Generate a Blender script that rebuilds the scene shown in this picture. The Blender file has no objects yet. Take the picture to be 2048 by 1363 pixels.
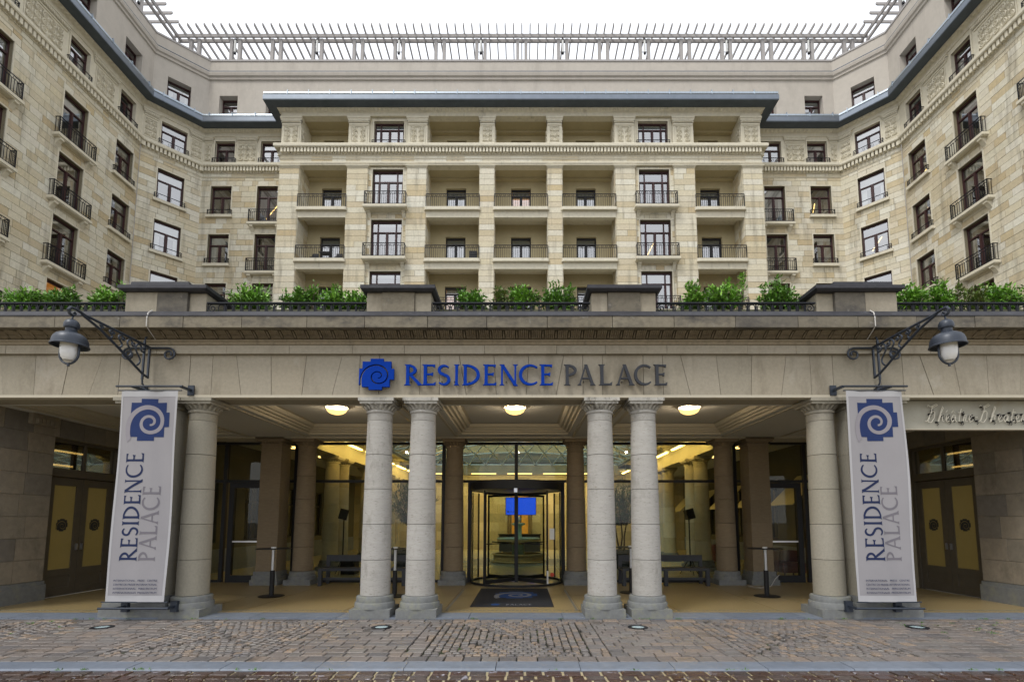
import bpy, math, random
from math import sin, cos, pi, radians, sqrt, atan2, hypot
from mathutils import Vector, Matrix

rnd = random.Random(11)
sc = bpy.context.scene
col = sc.collection

# ------------------------------------------------------------------ camera, sky, sun, exposure
PITCH = math.atan(0.098)
EYE = Vector((0.2, 0.0, 1.65))
cam_data = bpy.data.cameras.new("camera")
cam = bpy.data.objects.new("camera", cam_data)
col.objects.link(cam)
cam.location = EYE
cam.rotation_euler = (pi / 2 + PITCH, 0, 0)
cam_data.sensor_width = 36.0
cam_data.lens = 36.0 * 1000.0 / 2048.0
cam_data.shift_x = -21.0 / 2048.0
cam_data.shift_y = (943.0 - 681.5) / 2048.0
cam_data.clip_start = 0.1
cam_data.clip_end = 3000
sc.camera = cam

SUN_EL, SUN_AZ = radians(56), radians(222)          # azimuth measured from +Y towards +X
world = bpy.data.worlds.new("World")
sc.world = world
world.use_nodes = True
wn = world.node_tree
for n in list(wn.nodes):
    wn.nodes.remove(n)
w_out = wn.nodes.new("ShaderNodeOutputWorld")
w_bg = wn.nodes.new("ShaderNodeBackground")
w_sky = wn.nodes.new("ShaderNodeTexSky")
w_sky.sky_type = 'NISHITA'
w_sky.sun_disc = False
w_sky.sun_elevation = SUN_EL
w_sky.sun_rotation = SUN_AZ
w_sky.dust_density = 4.0
w_sky.air_density = 1.2
w_hs = wn.nodes.new("ShaderNodeHueSaturation")
w_hs.inputs['Saturation'].default_value = 0.22
w_mix = wn.nodes.new("ShaderNodeMix")
w_mix.data_type = 'RGBA'
w_mix.inputs[0].default_value = 0.6
w_mix.inputs[7].default_value = (15.5, 16.0, 17.0, 1)   # even cloud layer
wn.links.new(w_sky.outputs[0], w_hs.inputs['Color'])
wn.links.new(w_hs.outputs[0], w_mix.inputs[6])
wn.links.new(w_mix.outputs[2], w_bg.inputs['Color'])
w_bg.inputs['Strength'].default_value = 0.1
wn.links.new(w_bg.outputs[0], w_out.inputs['Surface'])

sun_data = bpy.data.lights.new("sun", 'SUN')
sun_data.energy = 1.5
sun_data.angle = radians(14)
sun_data.color = (1.0, 0.97, 0.92)
sun = bpy.data.objects.new("sun", sun_data)
col.objects.link(sun)
sd = Vector((sin(SUN_AZ) * cos(SUN_EL), cos(SUN_AZ) * cos(SUN_EL), sin(SUN_EL)))
sun.rotation_euler = (-sd).to_track_quat('-Z', 'Y').to_euler()
sun.location = (-10, -20, 40)

sc.view_settings.view_transform = 'Standard'
sc.view_settings.look = 'None'
sc.view_settings.gamma = 1.0
sc.view_settings.use_curve_mapping = False
sc.view_settings.exposure = 0.32
sc.cycles.use_denoising = True
sc.cycles.max_bounces = 8
sc.cycles.diffuse_bounces = 5
sc.cycles.transparent_max_bounces = 24
sc.cycles.sample_clamp_indirect = 6.0

# ------------------------------------------------------------------ materials
MATS = {}

def mat(name, base=(.5, .5, .5), rough=.8, nscale=6.0, namt=.12, bump=0.0, bscale=40.0, metal=0.0, spec=.3,
        rand=None, island=False, stain=None, emit=None, stretch=None, rvar=0.0):
    """One procedural material. rand: colour stops picked per object (or per loose island); stain: (colour, scale, low, high, stretch)."""
    m = bpy.data.materials.new(name)
    m.use_nodes = True
    nt = m.node_tree
    b = nt.nodes['Principled BSDF']
    L = nt.links.new
    geo = nt.nodes.new('ShaderNodeNewGeometry')
    mp = nt.nodes.new('ShaderNodeMapping')
    L(geo.outputs['Position'], mp.inputs['Vector'])
    if stretch:
        mp.inputs['Scale'].default_value = stretch
    if rand:
        ramp = nt.nodes.new('ShaderNodeValToRGB')
        cr = ramp.color_ramp
        while len(cr.elements) < len(rand):
            cr.elements.new(.5)
        for i, c in enumerate(rand):
            cr.elements[i].position = i / max(1, len(rand) - 1)
            cr.elements[i].color = (*c, 1)
        if island:
            L(geo.outputs['Random Per Island'], ramp.inputs['Fac'])
        else:
            oi = nt.nodes.new('ShaderNodeObjectInfo')
            L(oi.outputs['Random'], ramp.inputs['Fac'])
        src = ramp.outputs['Color']
    else:
        rgb = nt.nodes.new('ShaderNodeRGB')
        rgb.outputs[0].default_value = (*base, 1)
        src = rgb.outputs[0]
    if namt:
        no = nt.nodes.new('ShaderNodeTexNoise')
        no.inputs['Scale'].default_value = nscale
        no.inputs['Detail'].default_value = 6
        no.inputs['Roughness'].default_value = .65
        L(mp.outputs[0], no.inputs['Vector'])
        mr = nt.nodes.new('ShaderNodeMapRange')
        mr.inputs['From Min'].default_value = .25
        mr.inputs['From Max'].default_value = .75
        mr.inputs['To Min'].default_value = 1 - namt
        mr.inputs['To Max'].default_value = 1 + namt
        L(no.outputs['Fac'], mr.inputs['Value'])
        mul = nt.nodes.new('ShaderNodeMix')
        mul.data_type = 'RGBA'
        mul.blend_type = 'MULTIPLY'
        mul.inputs[0].default_value = 1
        L(src, mul.inputs[6])
        L(mr.outputs[0], mul.inputs[7])
        src = mul.outputs[2]
    stains = stain if isinstance(stain, list) else ([stain] if stain else [])
    for (sc_, ss, lo, hi, st) in stains:
        mp2 = nt.nodes.new('ShaderNodeMapping')
        mp2.inputs['Scale'].default_value = st
        L(geo.outputs['Position'], mp2.inputs['Vector'])
        n2 = nt.nodes.new('ShaderNodeTexNoise')
        n2.inputs['Scale'].default_value = ss
        n2.inputs['Detail'].default_value = 8
        n2.inputs['Roughness'].default_value = .7
        L(mp2.outputs[0], n2.inputs['Vector'])
        m2 = nt.nodes.new('ShaderNodeMapRange')
        m2.inputs['From Min'].default_value = lo
        m2.inputs['From Max'].default_value = hi
        L(n2.outputs['Fac'], m2.inputs['Value'])
        mx = nt.nodes.new('ShaderNodeMix')
        mx.data_type = 'RGBA'
        L(m2.outputs[0], mx.inputs[0])
        L(src, mx.inputs[6])
        mx.inputs[7].default_value = (*sc_, 1)
        src = mx.outputs[2]
    L(src, b.inputs['Base Color'])
    b.inputs['Roughness'].default_value = rough
    if rvar:
        n3 = nt.nodes.new('ShaderNodeTexNoise')
        n3.inputs['Scale'].default_value = 2.2
        n3.inputs['Detail'].default_value = 4
        L(geo.outputs['Position'], n3.inputs['Vector'])
        m3 = nt.nodes.new('ShaderNodeMapRange')
        m3.inputs['From Min'].default_value = .42
        m3.inputs['From Max'].default_value = .6
        m3.inputs['To Min'].default_value = max(.04, rough - rvar)
        m3.inputs['To Max'].default_value = rough
        L(n3.outputs['Fac'], m3.inputs['Value'])
        L(m3.outputs[0], b.inputs['Roughness'])
    b.inputs['Metallic'].default_value = metal
    b.inputs['Specular IOR Level'].default_value = spec
    if emit:
        b.inputs['Emission Color'].default_value = (*emit[0], 1)
        b.inputs['Emission Strength'].default_value = emit[1]
    if bump:
        nb = nt.nodes.new('ShaderNodeTexNoise')
        nb.inputs['Scale'].default_value = bscale
        nb.inputs['Detail'].default_value = 5
        L(mp.outputs[0], nb.inputs['Vector'])
        bp = nt.nodes.new('ShaderNodeBump')
        bp.inputs['Strength'].default_value = bump
        bp.inputs['Distance'].default_value = .01
        L(nb.outputs['Fac'], bp.inputs['Height'])
        L(bp.outputs[0], b.inputs['Normal'])
    MATS[name] = m
    return m


def glass(name, tint=(.75, .8, .78), refl=.10, rough=.01):
    m = bpy.data.materials.new(name)
    m.use_nodes = True
    nt = m.node_tree
    for n in list(nt.nodes):
        nt.nodes.remove(n)
    o = nt.nodes.new('ShaderNodeOutputMaterial')
    t = nt.nodes.new('ShaderNodeBsdfTransparent')
    t.inputs[0].default_value = (*tint, 1)
    g = nt.nodes.new('ShaderNodeBsdfGlossy')
    g.inputs['Roughness'].default_value = rough
    g.inputs[0].default_value = (1, 1, 1, 1)
    lw = nt.nodes.new('ShaderNodeLayerWeight')      # same grazing-angle gloss from both faces of the pane
    lw.inputs['Blend'].default_value = .5
    pw = nt.nodes.new('ShaderNodeMath')
    pw.operation = 'POWER'
    pw.inputs[1].default_value = 5.0
    nt.links.new(lw.outputs['Facing'], pw.inputs[0])
    ad = nt.nodes.new('ShaderNodeMath')
    ad.operation = 'MULTIPLY_ADD'
    ad.inputs[1].default_value = .8
    ad.inputs[2].default_value = refl + .04
    ad.use_clamp = True
    nt.links.new(pw.outputs[0], ad.inputs[0])
    mx = nt.nodes.new('ShaderNodeMixShader')
    nt.links.new(ad.outputs[0], mx.inputs[0])
    nt.links.new(t.outputs[0], mx.inputs[1])
    nt.links.new(g.outputs[0], mx.inputs[2])
    nt.links.new(mx.outputs[0], o.inputs['Surface'])
    MATS[name] = m
    return m


ASH = [(0.61, 0.571, 0.458), (0.488, 0.392, 0.239), (0.576, 0.531, 0.401), (0.678, 0.65, 0.542), (0.503, 0.429, 0.286), (0.633, 0.599, 0.492), (0.599, 0.559, 0.441), (0.514, 0.419, 0.254), (0.655, 0.621, 0.52), (0.588, 0.52, 0.362), (0.644, 0.61, 0.508)]
streak = ((.27, .24, .18), 1.0, .52, .76, (1.9, 1.9, .22))
mat('ashlar', rand=ASH, rough=.9, nscale=9, namt=.14, bump=.25, bscale=60, stain=streak)
mat('ashlar_mass', rand=ASH, island=True, rough=.9, nscale=9, namt=.14, bump=.25, bscale=60, stain=streak)
mat('mortar', (.22, .19, .125), .95, namt=.1)
mat('plaster', (.45, .385, .235), .9, nscale=2, namt=.07)
mat('cream_stone', (.62, .575, .455), .85, nscale=5, namt=.10, bump=.15, stain=((.33, .30, .23), 1.2, .58, .8, (1.5, 1.5, .4)))
mat('attic_render', (.45, .41, .355), .9, nscale=3, namt=.06, stain=((.36, .325, .28), 1, .5, .8, (1.2, 1.2, .3)))
mat('zinc', (.165, .19, .225), .38, nscale=2.5, namt=.12, metal=.55, spec=.5)
mat('zinc_top', (.34, .39, .44), .33, nscale=14, namt=.22, metal=.6, spec=.5, stretch=(1, 1, .2))
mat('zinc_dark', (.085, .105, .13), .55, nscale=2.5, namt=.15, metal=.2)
mat('mahogany', (.045, .018, .018), .45, namt=.15)
mat('dark_frame', (.018, .017, .018), .4, namt=.1)
mat('iron', (.012, .013, .017), .45, namt=.15, metal=.3)
mat('iron_blue', (.024, .031, .045), .42, nscale=20, namt=.15, metal=.2, spec=.5)
mat('weathered_wood', (.36, .34, .325), .85, nscale=8, namt=.2, stretch=(6, 6, 1))
mat('blind', (.48, .48, .44), .8, namt=.04)
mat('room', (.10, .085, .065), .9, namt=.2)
mat('curtain', (.55, .53, .48), .9, namt=.1)
glass('window_glass', (.62, .66, .66), .30, .015)
glass('clear_glass', (.82, .845, .80), -.022, .005)
glass('dome_glass', (.62, .72, .68), .10, .02)
mat('frosted', (.17, .138, .06), .35, emit=((1.0, .68, .12), .022), nscale=.8, namt=.15, spec=.4)  # faint glow put into the pane for light coming from behind it
# portico
mat('portico_stone', rand=[(.275, .245, .19), (.295, .262, .205), (.26, .233, .18), (.285, .25, .19)], rough=.9, nscale=18, namt=.13, bump=.35, bscale=90,
    stain=[((.17, .145, .105), 1.5, .52, .78, (1.5, 1.5, .45)), ((.34, .315, .265), 2.2, .6, .8, (1, 1, .6))])
mat('weathered_stone', rand=[(.15, .132, .10), (.185, .162, .12), (.12, .108, .088), (.16, .138, .10)], rough=.9, nscale=11, namt=.2, bump=.4, bscale=60,
    stain=[((.05, .047, .046), 2.2, .47, .68, (.6, .6, 1.0)), ((.25, .238, .21), 4.2, .60, .72, (1, 1, 1.4))])
mat('moulding_stone', rand=[(.21, .172, .115), (.235, .192, .13), (.195, .158, .105)], rough=.9, nscale=14, namt=.2, bump=.4, stain=((.10, .085, .06), 2.5, .55, .75, (2, 2, .5)))
mat('recess_shade_stone', (.095, .078, .053), .95, nscale=9, namt=.3)  # shade behind the carved leaves, put into the colour of their backing band
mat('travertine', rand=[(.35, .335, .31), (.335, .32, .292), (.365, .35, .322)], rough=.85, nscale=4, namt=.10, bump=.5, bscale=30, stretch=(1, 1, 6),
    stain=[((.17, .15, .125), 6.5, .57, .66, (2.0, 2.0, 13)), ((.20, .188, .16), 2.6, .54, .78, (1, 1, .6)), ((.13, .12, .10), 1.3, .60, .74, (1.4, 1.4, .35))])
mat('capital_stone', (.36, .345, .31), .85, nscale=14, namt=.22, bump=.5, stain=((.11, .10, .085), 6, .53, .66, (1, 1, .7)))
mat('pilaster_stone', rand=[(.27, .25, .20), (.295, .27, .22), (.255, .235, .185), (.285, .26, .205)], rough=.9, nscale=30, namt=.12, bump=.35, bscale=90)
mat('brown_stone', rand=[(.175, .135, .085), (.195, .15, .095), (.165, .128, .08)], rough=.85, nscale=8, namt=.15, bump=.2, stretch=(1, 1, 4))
mat('base_stone', (.15, .155, .152), .75, nscale=12, namt=.2, bump=.3, stain=((.20, .20, .15), 5, .5, .7, (1, 1, 1)))
mat('bluestone', rand=[(.125, .145, .18), (.148, .168, .20), (.136, .156, .19)], rough=.5, nscale=9, namt=.15, bump=.15, stain=((.14, .145, .16), 4, .58, .72, (1, 1, 1)), rvar=.15)
mat('coping_dark', (.032, .032, .038), .6, nscale=7, namt=.3, bump=.3, stain=((.085, .088, .10), 5, .58, .76, (1, 1, 1)))
mat('ceiling_paint', (.50, .485, .45), .85, namt=.04)
mat('trim_paint', (.42, .38, .30), .85, namt=.04)
mat('floor_tile', rand=[(.235, .178, .085), (.25, .188, .092), (.222, .168, .08)], rough=.35, nscale=38, namt=.22, spec=.4)
mat('hall_floor', (.46, .40, .25), .25, nscale=3, namt=.08, spec=.5)
mat('inlay', (.14, .15, .14), .3, namt=.2)
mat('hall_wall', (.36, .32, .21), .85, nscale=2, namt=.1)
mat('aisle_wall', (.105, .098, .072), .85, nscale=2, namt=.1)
mat('hall_stone', rand=[(.45, .39, .25), (.36, .31, .20), (.50, .45, .33), (.40, .33, .20)], rough=.85, namt=.1)
mat('pavers', rand=[(.135, .12, .112), (.165, .142, .128), (.148, .138, .132), (.195, .158, .132), (.105, .098, .098), (.175, .158, .142)], rough=.5, nscale=22, namt=.3, bump=.5, bscale=70, rvar=.2,
    stain=((.05, .042, .034), 1.7, .58, .68, (1, 1, 1)))
mat('pavers_mass', rand=[(.135, .12, .112), (.165, .142, .128), (.148, .138, .132), (.225, .17, .125), (.105, .098, .098), (.175, .158, .142)], island=True, rough=.5, nscale=22, namt=.3, bump=.5, bscale=70, rvar=.2,
    stain=((.05, .042, .034), 1.7, .58, .68, (1, 1, 1)))
mat('paving_bed', (.022, .021, .016), .95, nscale=9, namt=.4, stain=((.035, .055, .014), 1.8, .50, .62, (1, 1, 1)))
mat('road_setts', rand=[(.045, .022, .015), (.065, .045, .036), (.055, .026, .019), (.08, .062, .056), (.04, .028, .025)], rough=.3, nscale=18, namt=.3, bump=.5, bscale=50, rvar=.3,
    stain=((.27, .26, .29), 5.5, .60, .64, (1, 1, 1)))
mat('road_mortar', (.34, .29, .18), .85, nscale=14, namt=.35)
mat('ground', (.10, .095, .09), .9, nscale=1, namt=.2)
mat('roofing', (.16, .16, .16), .9, namt=.2)
mat('sign_blue', (.002, .032, .26), .6, namt=.04, spec=.05)
mat('sign_grey', (.022, .024, .03), .45, namt=.08)
mat('banner_cloth', (.262, .252, .262), .85, nscale=1.5, namt=.04, spec=.1)
mat('banner_hem', (.36, .355, .365), .85, namt=.03, spec=.1)
mat('print_navy', (.022, .036, .105), .8, namt=.05, spec=.1)
mat('print_dark', (.02, .028, .07), .8, namt=.05, spec=.1)
mat('print_grey', (.15, .14, .158), .8, namt=.04, spec=.1)
mat('print_light', (.235, .22, .24), .8, namt=.04, spec=.1)
mat('theatre_board', (.34, .325, .27), .8, nscale=2, namt=.12, stain=((.26, .22, .14), 1.4, .56, .75, (1, 1, 1)))
mat('neon_tube', (.62, .58, .48), .4, namt=.1)
mat('black', (.012, .012, .013), .5, namt=.1)
mat('steel', (.55, .56, .58), .28, namt=.05, metal=.9)
mat('bench_grey', (.035, .037, .042), .55, namt=.12)
mat('mat_black', (.016, .017, .021), .9, nscale=60, namt=.3)
mat('mat_blue', (.012, .045, .15), .9, namt=.1)
mat('mat_white', (.17, .175, .19), .9, namt=.1)
mat('side_stone', rand=[(.215, .185, .14), (.24, .205, .155), (.20, .175, .135), (.15, .135, .115)], rough=.85, nscale=8, namt=.16, bump=.25, stain=((.12, .105, .08), 1.5, .55, .75, (1, 1, .6)))
mat('door_paint', (.085, .072, .052), .55, namt=.1)
mat('dark_glass', (.03, .028, .02), .08, namt=.0, spec=.6)
mat('leather', (.085, .012, .012), .35, namt=.2, spec=.5)
mat('fountain_green', (.33, .46, .40), .5, nscale=10, namt=.25)
mat('fountain_tile', (.32, .24, .12), .5, nscale=26, namt=.5)
mat('awning', (.62, .54, .30), .85, namt=.06)
mat('screen', (.02, .04, .3), .3, namt=0, emit=((.02, .10, 1.0), 1.15))
mat('lamp_glow', (.9, .7, .35), .5, namt=0, emit=((1.0, .54, .13), 1.75))
mat('strip_glow', (.9, .7, .3), .5, namt=0, emit=((1.0, .62, .2), 4.0))
mat('niche_glow', (.4, .2, .05), .5, nscale=8, namt=.4, emit=((1.0, .42, .05), .35))
mat('lit_room', (.45, .25, .08), .8, nscale=1.2, namt=.3, emit=((1.0, .45, .10), .30))
mat('opal', (.62, .62, .62), .18, namt=.03, spec=.5)
mat('pale_steel', (.50, .57, .60), .4, namt=.05, metal=.1)
mat('leaf', rand=[(.09, .21, .02), (.18, .40, .035), (.05, .125, .018), (.24, .46, .055), (.15, .33, .03), (.07, .165, .022)], island=True, rough=.42, namt=.15, spec=.45)
mat('leaf_olive', rand=[(.09, .15, .025), (.16, .25, .04), (.055, .10, .02), (.19, .20, .06), (.11, .19, .03)], island=True, rough=.45, namt=.2, spec=.4)
mat('leaf_deep', rand=[(.07, .17, .02), (.14, .32, .03), (.04, .10, .016), (.19, .38, .045)], island=True, rough=.4, namt=.15, spec=.5)
mat('leaf_dark', rand=[(.028, .062, .022), (.04, .085, .03), (.055, .10, .035)], island=True, rough=.5, namt=.15)
mat('twig', (.075, .055, .04), .9, namt=.2)
mat('weed', rand=[(.05, .12, .02), (.08, .17, .03)], island=True, rough=.6, namt=.2)
mat('soil', (.03, .025, .018), .95, namt=.3)
mat('trough', (.10, .10, .062), .85, nscale=5, namt=.35)
mat('light_glass', (.33, .42, .44), .12, namt=.1, spec=.6)
mat('paper', (.65, .65, .62), .7, namt=0)
mat('red_mark', (.45, .05, .03), .6, namt=0)
mat('cable', (.5, .48, .45), .7, namt=0)


# ------------------------------------------------------------------ object helpers
WM = {}

def link(name, data, parent=None, M=None):
    o = bpy.data.objects.new(name, data)
    col.objects.link(o)
    M = M or Matrix()
    WM[o] = M.copy()
    if parent is None:
        o.matrix_basis = M
    else:
        o.parent = parent
        o.matrix_basis = WM[parent].inverted() @ M
    return o


def tag(o, label=None, cat=None, group=None, kind=None):
    if label: o['label'] = label
    if cat: o['category'] = cat
    if group: o['group'] = group
    if kind: o['kind'] = kind
    return o


def thing(name, label, cat, loc=(0, 0, 0), group=None, rot=0.0):
    o = link(name, None, None, Matrix.Translation(loc) @ Matrix.Rotation(rot, 4, 'Z'))
    return tag(o, label, cat, group)


class MB:
    def __init__(s, M=None):
        s.v, s.f, s.M = [], [], M

    def add(s, vs, fs):
        n = len(s.v)
        if s.M is None:
            s.v += [tuple(p) for p in vs]
        else:
            s.v += [tuple(s.M @ Vector(p)) for p in vs]
        s.f += [tuple(i + n for i in f) for f in fs]
        return s

    def quad(s, *p):
        return s.add(p, [tuple(range(len(p)))])

    def box(s, x0, x1, y0, y1, z0, z1, skip=''):
        vs = [(x0, y0, z0), (x1, y0, z0), (x1, y1, z0), (x0, y1, z0), (x0, y0, z1), (x1, y0, z1), (x1, y1, z1), (x0, y1, z1)]
        F = {'b': (0, 3, 2, 1), 't': (4, 5, 6, 7), 'f': (0, 1, 5, 4), 'k': (2, 3, 7, 6), 'l': (3, 0, 4, 7), 'r': (1, 2, 6, 5)}
        return s.add(vs, [F[k] for k in F if k not in skip])

    def prism(s, poly, fn, d0, d1, back=True):
        n = len(poly)
        vs = [fn(x, y, d0) for x, y in poly] + [fn(x, y, d1) for x, y in poly]
        fs = [tuple(range(n))] + ([tuple(range(2 * n - 1, n - 1, -1))] if back else [])
        fs += [(i, i + n, (i + 1) % n + n, (i + 1) % n) for i in range(n)]
        return s.add(vs, fs)

    def lathe(s, prof, c=(0, 0, 0), n=24, a0=0.0, a1=2 * pi, caps=True):
        full = abs(a1 - a0 - 2 * pi) < 1e-6
        k = n if full else n + 1
        vs, fs = [], []
        for r, z in prof:
            for i in range(k):
                a = a0 + (a1 - a0) * i / n
                vs.append((c[0] + r * cos(a), c[1] + r * sin(a), c[2] + z))
        for j in range(len(prof) - 1):
            for i in range(n):
                i2 = (i + 1) % k
                fs.append((j * k + i, j * k + i2, (j + 1) * k + i2, (j + 1) * k + i))
        if full and caps:
            fs.append(tuple(range(k - 1, -1, -1)))
            b = (len(prof) - 1) * k
            fs.append(tuple(range(b, b + k)))
        return s.add(vs, fs)

    def tube(s, pts, r, n=6, closed=False, taper=None):
        pts = [Vector(p) for p in pts]
        m = len(pts)
        vs, fs = [], []
        up = Vector((0, 0, 1))
        prev = None
        for i, p in enumerate(pts):
            if closed:
                t = pts[(i + 1) % m] - pts[i - 1]
            else:
                t = pts[min(i + 1, m - 1)] - pts[max(i - 1, 0)]
            if t.length < 1e-9:
                t = Vector((0, 0, 1))
            t.normalize()
            if prev is None:
                ref = up if abs(t.z) < .9 else Vector((1, 0, 0))
                a = t.cross(ref).normalized()
            else:
                a = (prev - t * prev.dot(t))
                a = a.normalized() if a.length > 1e-6 else t.cross(up).normalized()
            prev = a
            b = t.cross(a)
            rr = r if taper is None else r + (taper - r) * i / max(1, m - 1)
            for k in range(n):
                an = 2 * pi * k / n
                vs.append(p + a * (rr * cos(an)) + b * (rr * sin(an)))
        for i in range(m if closed else m - 1):
            j = (i + 1) % m
            for k in range(n):
                k2 = (k + 1) % n
                fs.append((i * n + k, i * n + k2, j * n + k2, j * n + k))
        if not closed:
            fs.append(tuple(range(n - 1, -1, -1)))
            fs.append(tuple(range((m - 1) * n, m * n)))
        return s.add(vs, fs)

    def mesh(s, name, m, smooth=False):
        me = bpy.data.meshes.new(name)
        me.from_pydata(s.v, [], s.f)
        me.materials.append(MATS[m] if isinstance(m, str) else m)
        if smooth:
            me.polygons.foreach_set('use_smooth', [True] * len(me.polygons))
            try:
                me.set_sharp_from_angle(angle=radians(38))
            except Exception:
                pass
        me.update()
        return me

    def build(s, name, m, parent=None, smooth=False, kind=None):
        o = link(name, s.mesh(name, m, smooth), parent)
        if kind: o['kind'] = kind
        return o


T = lambda x, y, z: Matrix.Translation((x, y, z))

def S3(a, b, c):
    return Matrix.Diagonal((a, b, c, 1))


def cube_mesh(name, m):
    return MB().box(0, 1, 0, 1, 0, 1, skip='').mesh(name, m)


def chamfer_mesh(name, m, e=.06):
    """unit block whose front (-y side) edges are eased."""
    vs = [(0, 1, 0), (1, 1, 0), (1, 1, 1), (0, 1, 1), (0, e * 2, 0), (1, e * 2, 0), (1, e * 2, 1), (0, e * 2, 1), (e * .25, 0, e * .25), (1 - e * .25, 0, e * .25), (1 - e * .25, 0, 1 - e * .25), (e * .25, 0, 1 - e * .25)]
    fs = [(8, 9, 10, 11), (4, 5, 9, 8), (5, 6, 10, 9), (6, 7, 11, 10), (7, 4, 8, 11), (0, 1, 5, 4), (1, 2, 6, 5), (2, 3, 7, 6), (3, 0, 4, 7)]
    return MB().add(vs, fs).mesh(name, m)


def project(p):
    d = Vector(p) - EYE
    c, s = cos(PITCH), sin(PITCH)
    zc = d.y * c + d.z * s
    yc = d.z * c - d.y * s
    if zc < .05:
        return None
    return 1045 + 1000 * d.x / zc, 943 - 1000 * yc / zc, zc


def offset_path(path, d):
    """offset an open polyline (list of xy) to its LEFT by d, mitred."""
    out = []
    n = len(path)
    for i in range(n):
        p = Vector(path[i])
        dirs = []
        if i > 0: dirs.append((Vector(path[i]) - Vector(path[i - 1])).normalized())
        if i < n - 1: dirs.append((Vector(path[i + 1]) - Vector(path[i])).normalized())
        ns = [Vector((-t.y, t.x)) for t in dirs]
        if len(ns) == 1:
            out.append(p + ns[0] * d)
        else:
            b = (ns[0] + ns[1])
            k = b.dot(ns[0])
            out.append(p + b * (d / k if abs(k) > .15 else 0))
    return out


def sweep(mb, path, prof, closed=False):
    """sweep a (out, z) profile along a plan path; out is to the right of travel."""
    rows = []
    for o, z in prof:
        rows.append([(q.x, q.y, z) for q in offset_path(path, -o)])
    n = len(path)
    vs = [p for r in rows for p in r]
    fs = []
    m = len(prof)
    for j in range(m if closed else m - 1):
        j2 = (j + 1) % m
        for i in range(n - 1):
            fs.append((j * n + i, j * n + i + 1, j2 * n + i + 1, j2 * n + i))
    mb.add(vs, fs)


# ------------------------------------------------------------------ lettering and emblem
def g_stem(x, y0=0.0, y1=1.0, t=.135, k=1.0):
    L = [(x - t * .5 - .075 * k, y0), (x - t * .56, y0 + .055), (x - t * .5, y0 + .16), (x - t * .47, .5), (x - t * .5, y1 - .16), (x - t * .56, y1 - .055), (x - t * .5 - .075 * k, y1)]
    return L[:1] + [(2 * x - a, b) for a, b in L[:1]] + [(2 * x - a, b) for a, b in L[1:]] + L[:0:-1]


def g_arm(x0, x1, y, t=.085, up=0.0, dn=0.0):
    return [(x0, y - t / 2), (x1 - .10, y - t / 2), (x1, y - t / 2 - dn), (x1 + .02, y + t / 2 + up), (x1 - .10, y + t / 2), (x0, y + t / 2)]


def g_arc(cx, cy, rx, ry, a0, a1, t0, tm, t1, n=22):
    out, inn = [], []
    for i in range(n + 1):
        u = i / n
        a = radians(a0 + (a1 - a0) * u)
        t = t0 + (tm - t0) * sin(pi * u) if u < .5 else t1 + (tm - t1) * sin(pi * u)
        out.append((cx + (rx + t / 2) * cos(a), cy + (ry + t / 2) * sin(a)))
        inn.append((cx + (rx - t / 2) * cos(a), cy + (ry - t / 2) * sin(a)))
    return out + inn[::-1]


def g_diag(p, q, t, f0=0.0, f1=0.0):
    (x0, y0), (x1, y1) = p, q
    h = t / 2 * hypot(x1 - x0, y1 - y0) / max(1e-6, abs(y1 - y0))
    e = lambda u: (x0 + (x1 - x0) * u, y0 + (y1 - y0) * u)
    a, b = e(.1), e(.9)
    return [(x0 - h - f0, y0), (a[0] - h, a[1]), (b[0] - h, b[1]), (x1 - h - f1, y1), (x1 + h + f1, y1), (b[0] + h, b[1]), (a[0] + h, a[1]), (x0 + h + f0, y0)]


GLYPH = {
    'R': (.74, lambda: [g_stem(.15), g_arc(.16, .735, .30, .215, 90, -90, .085, .13, .085), g_diag((.70, 0), (.27, .50), .13, .04, 0)]),
    'E': (.60, lambda: [g_stem(.15), g_arm(.15, .54, .955, .08, 0, .06), g_arm(.15, .46, .53, .075, .05, .05), g_arm(.15, .57, .045, .08, .07, 0)]),
    'S': (.60, lambda: [g_arc(.31, .735, .205, .205, 35, 270, .06, .12, .13), g_arc(.29, .27, .22, .225, 90, -145, .13, .12, .06)]),
    'I': (.30, lambda: [g_stem(.15)]),
    'D': (.84, lambda: [g_stem(.15), g_arc(.16, .5, .57, .455, 90, -90, .085, .14, .085)]),
    'N': (.92, lambda: [g_stem(.15, t=.085), g_stem(.77, t=.085), g_diag((.80, -.03), (.15, 1.0), .135, 0, .02)]),
    'C': (.84, lambda: [g_arc(.48, .5, .42, .455, 48, 312, .07, .135, .07)]),
    'P': (.64, lambda: [g_stem(.15), g_arc(.16, .72, .35, .235, 90, -90, .085, .13, .085)]),
    'A': (.84, lambda: [g_diag((.10, 0), (.41, 1.0), .075, .06, 0), g_diag((.74, 0), (.41, 1.0), .135, .06, 0), [(.2, .30), (.62, .30), (.62, .37), (.2, .37)]]),
    'L': (.60, lambda: [g_stem(.15), g_arm(.15, .56, .045, .08, .09, 0)]),
}

STEP = [(.10, .10), (.29, .10), (.29, .01), (.66, .01), (.66, .10), (.87, .10), (.87, .33), (.99, .33), (.99, .67), (.91, .67), (.91, .90), (.69, .90), (.69, .99), (.325, .99), (.325, .90), (.10, .90), (.10, .68), (.01, .68)]
SPI = [(224, .61), (200, .52), (180, .475), (150, .425), (120, .38), (90, .345), (45, .295), (0, .265), (-45, .25), (-90, .235), (-135, .215), (-180, .19), (-225, .16), (-270, .135), (-315, .11), (-360, .09), (-405, .075), (-450, .06)]


def spiral_pt(u):
    u = max(0, min(len(SPI) - 1.0001, u * (len(SPI) - 1)))
    i = int(u)
    w = u - i
    w = w
    a = SPI[i][0] + (SPI[i + 1][0] - SPI[i][0]) * w
    r = SPI[i][1] + (SPI[i + 1][1] - SPI[i][1]) * w
    return a, r


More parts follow.
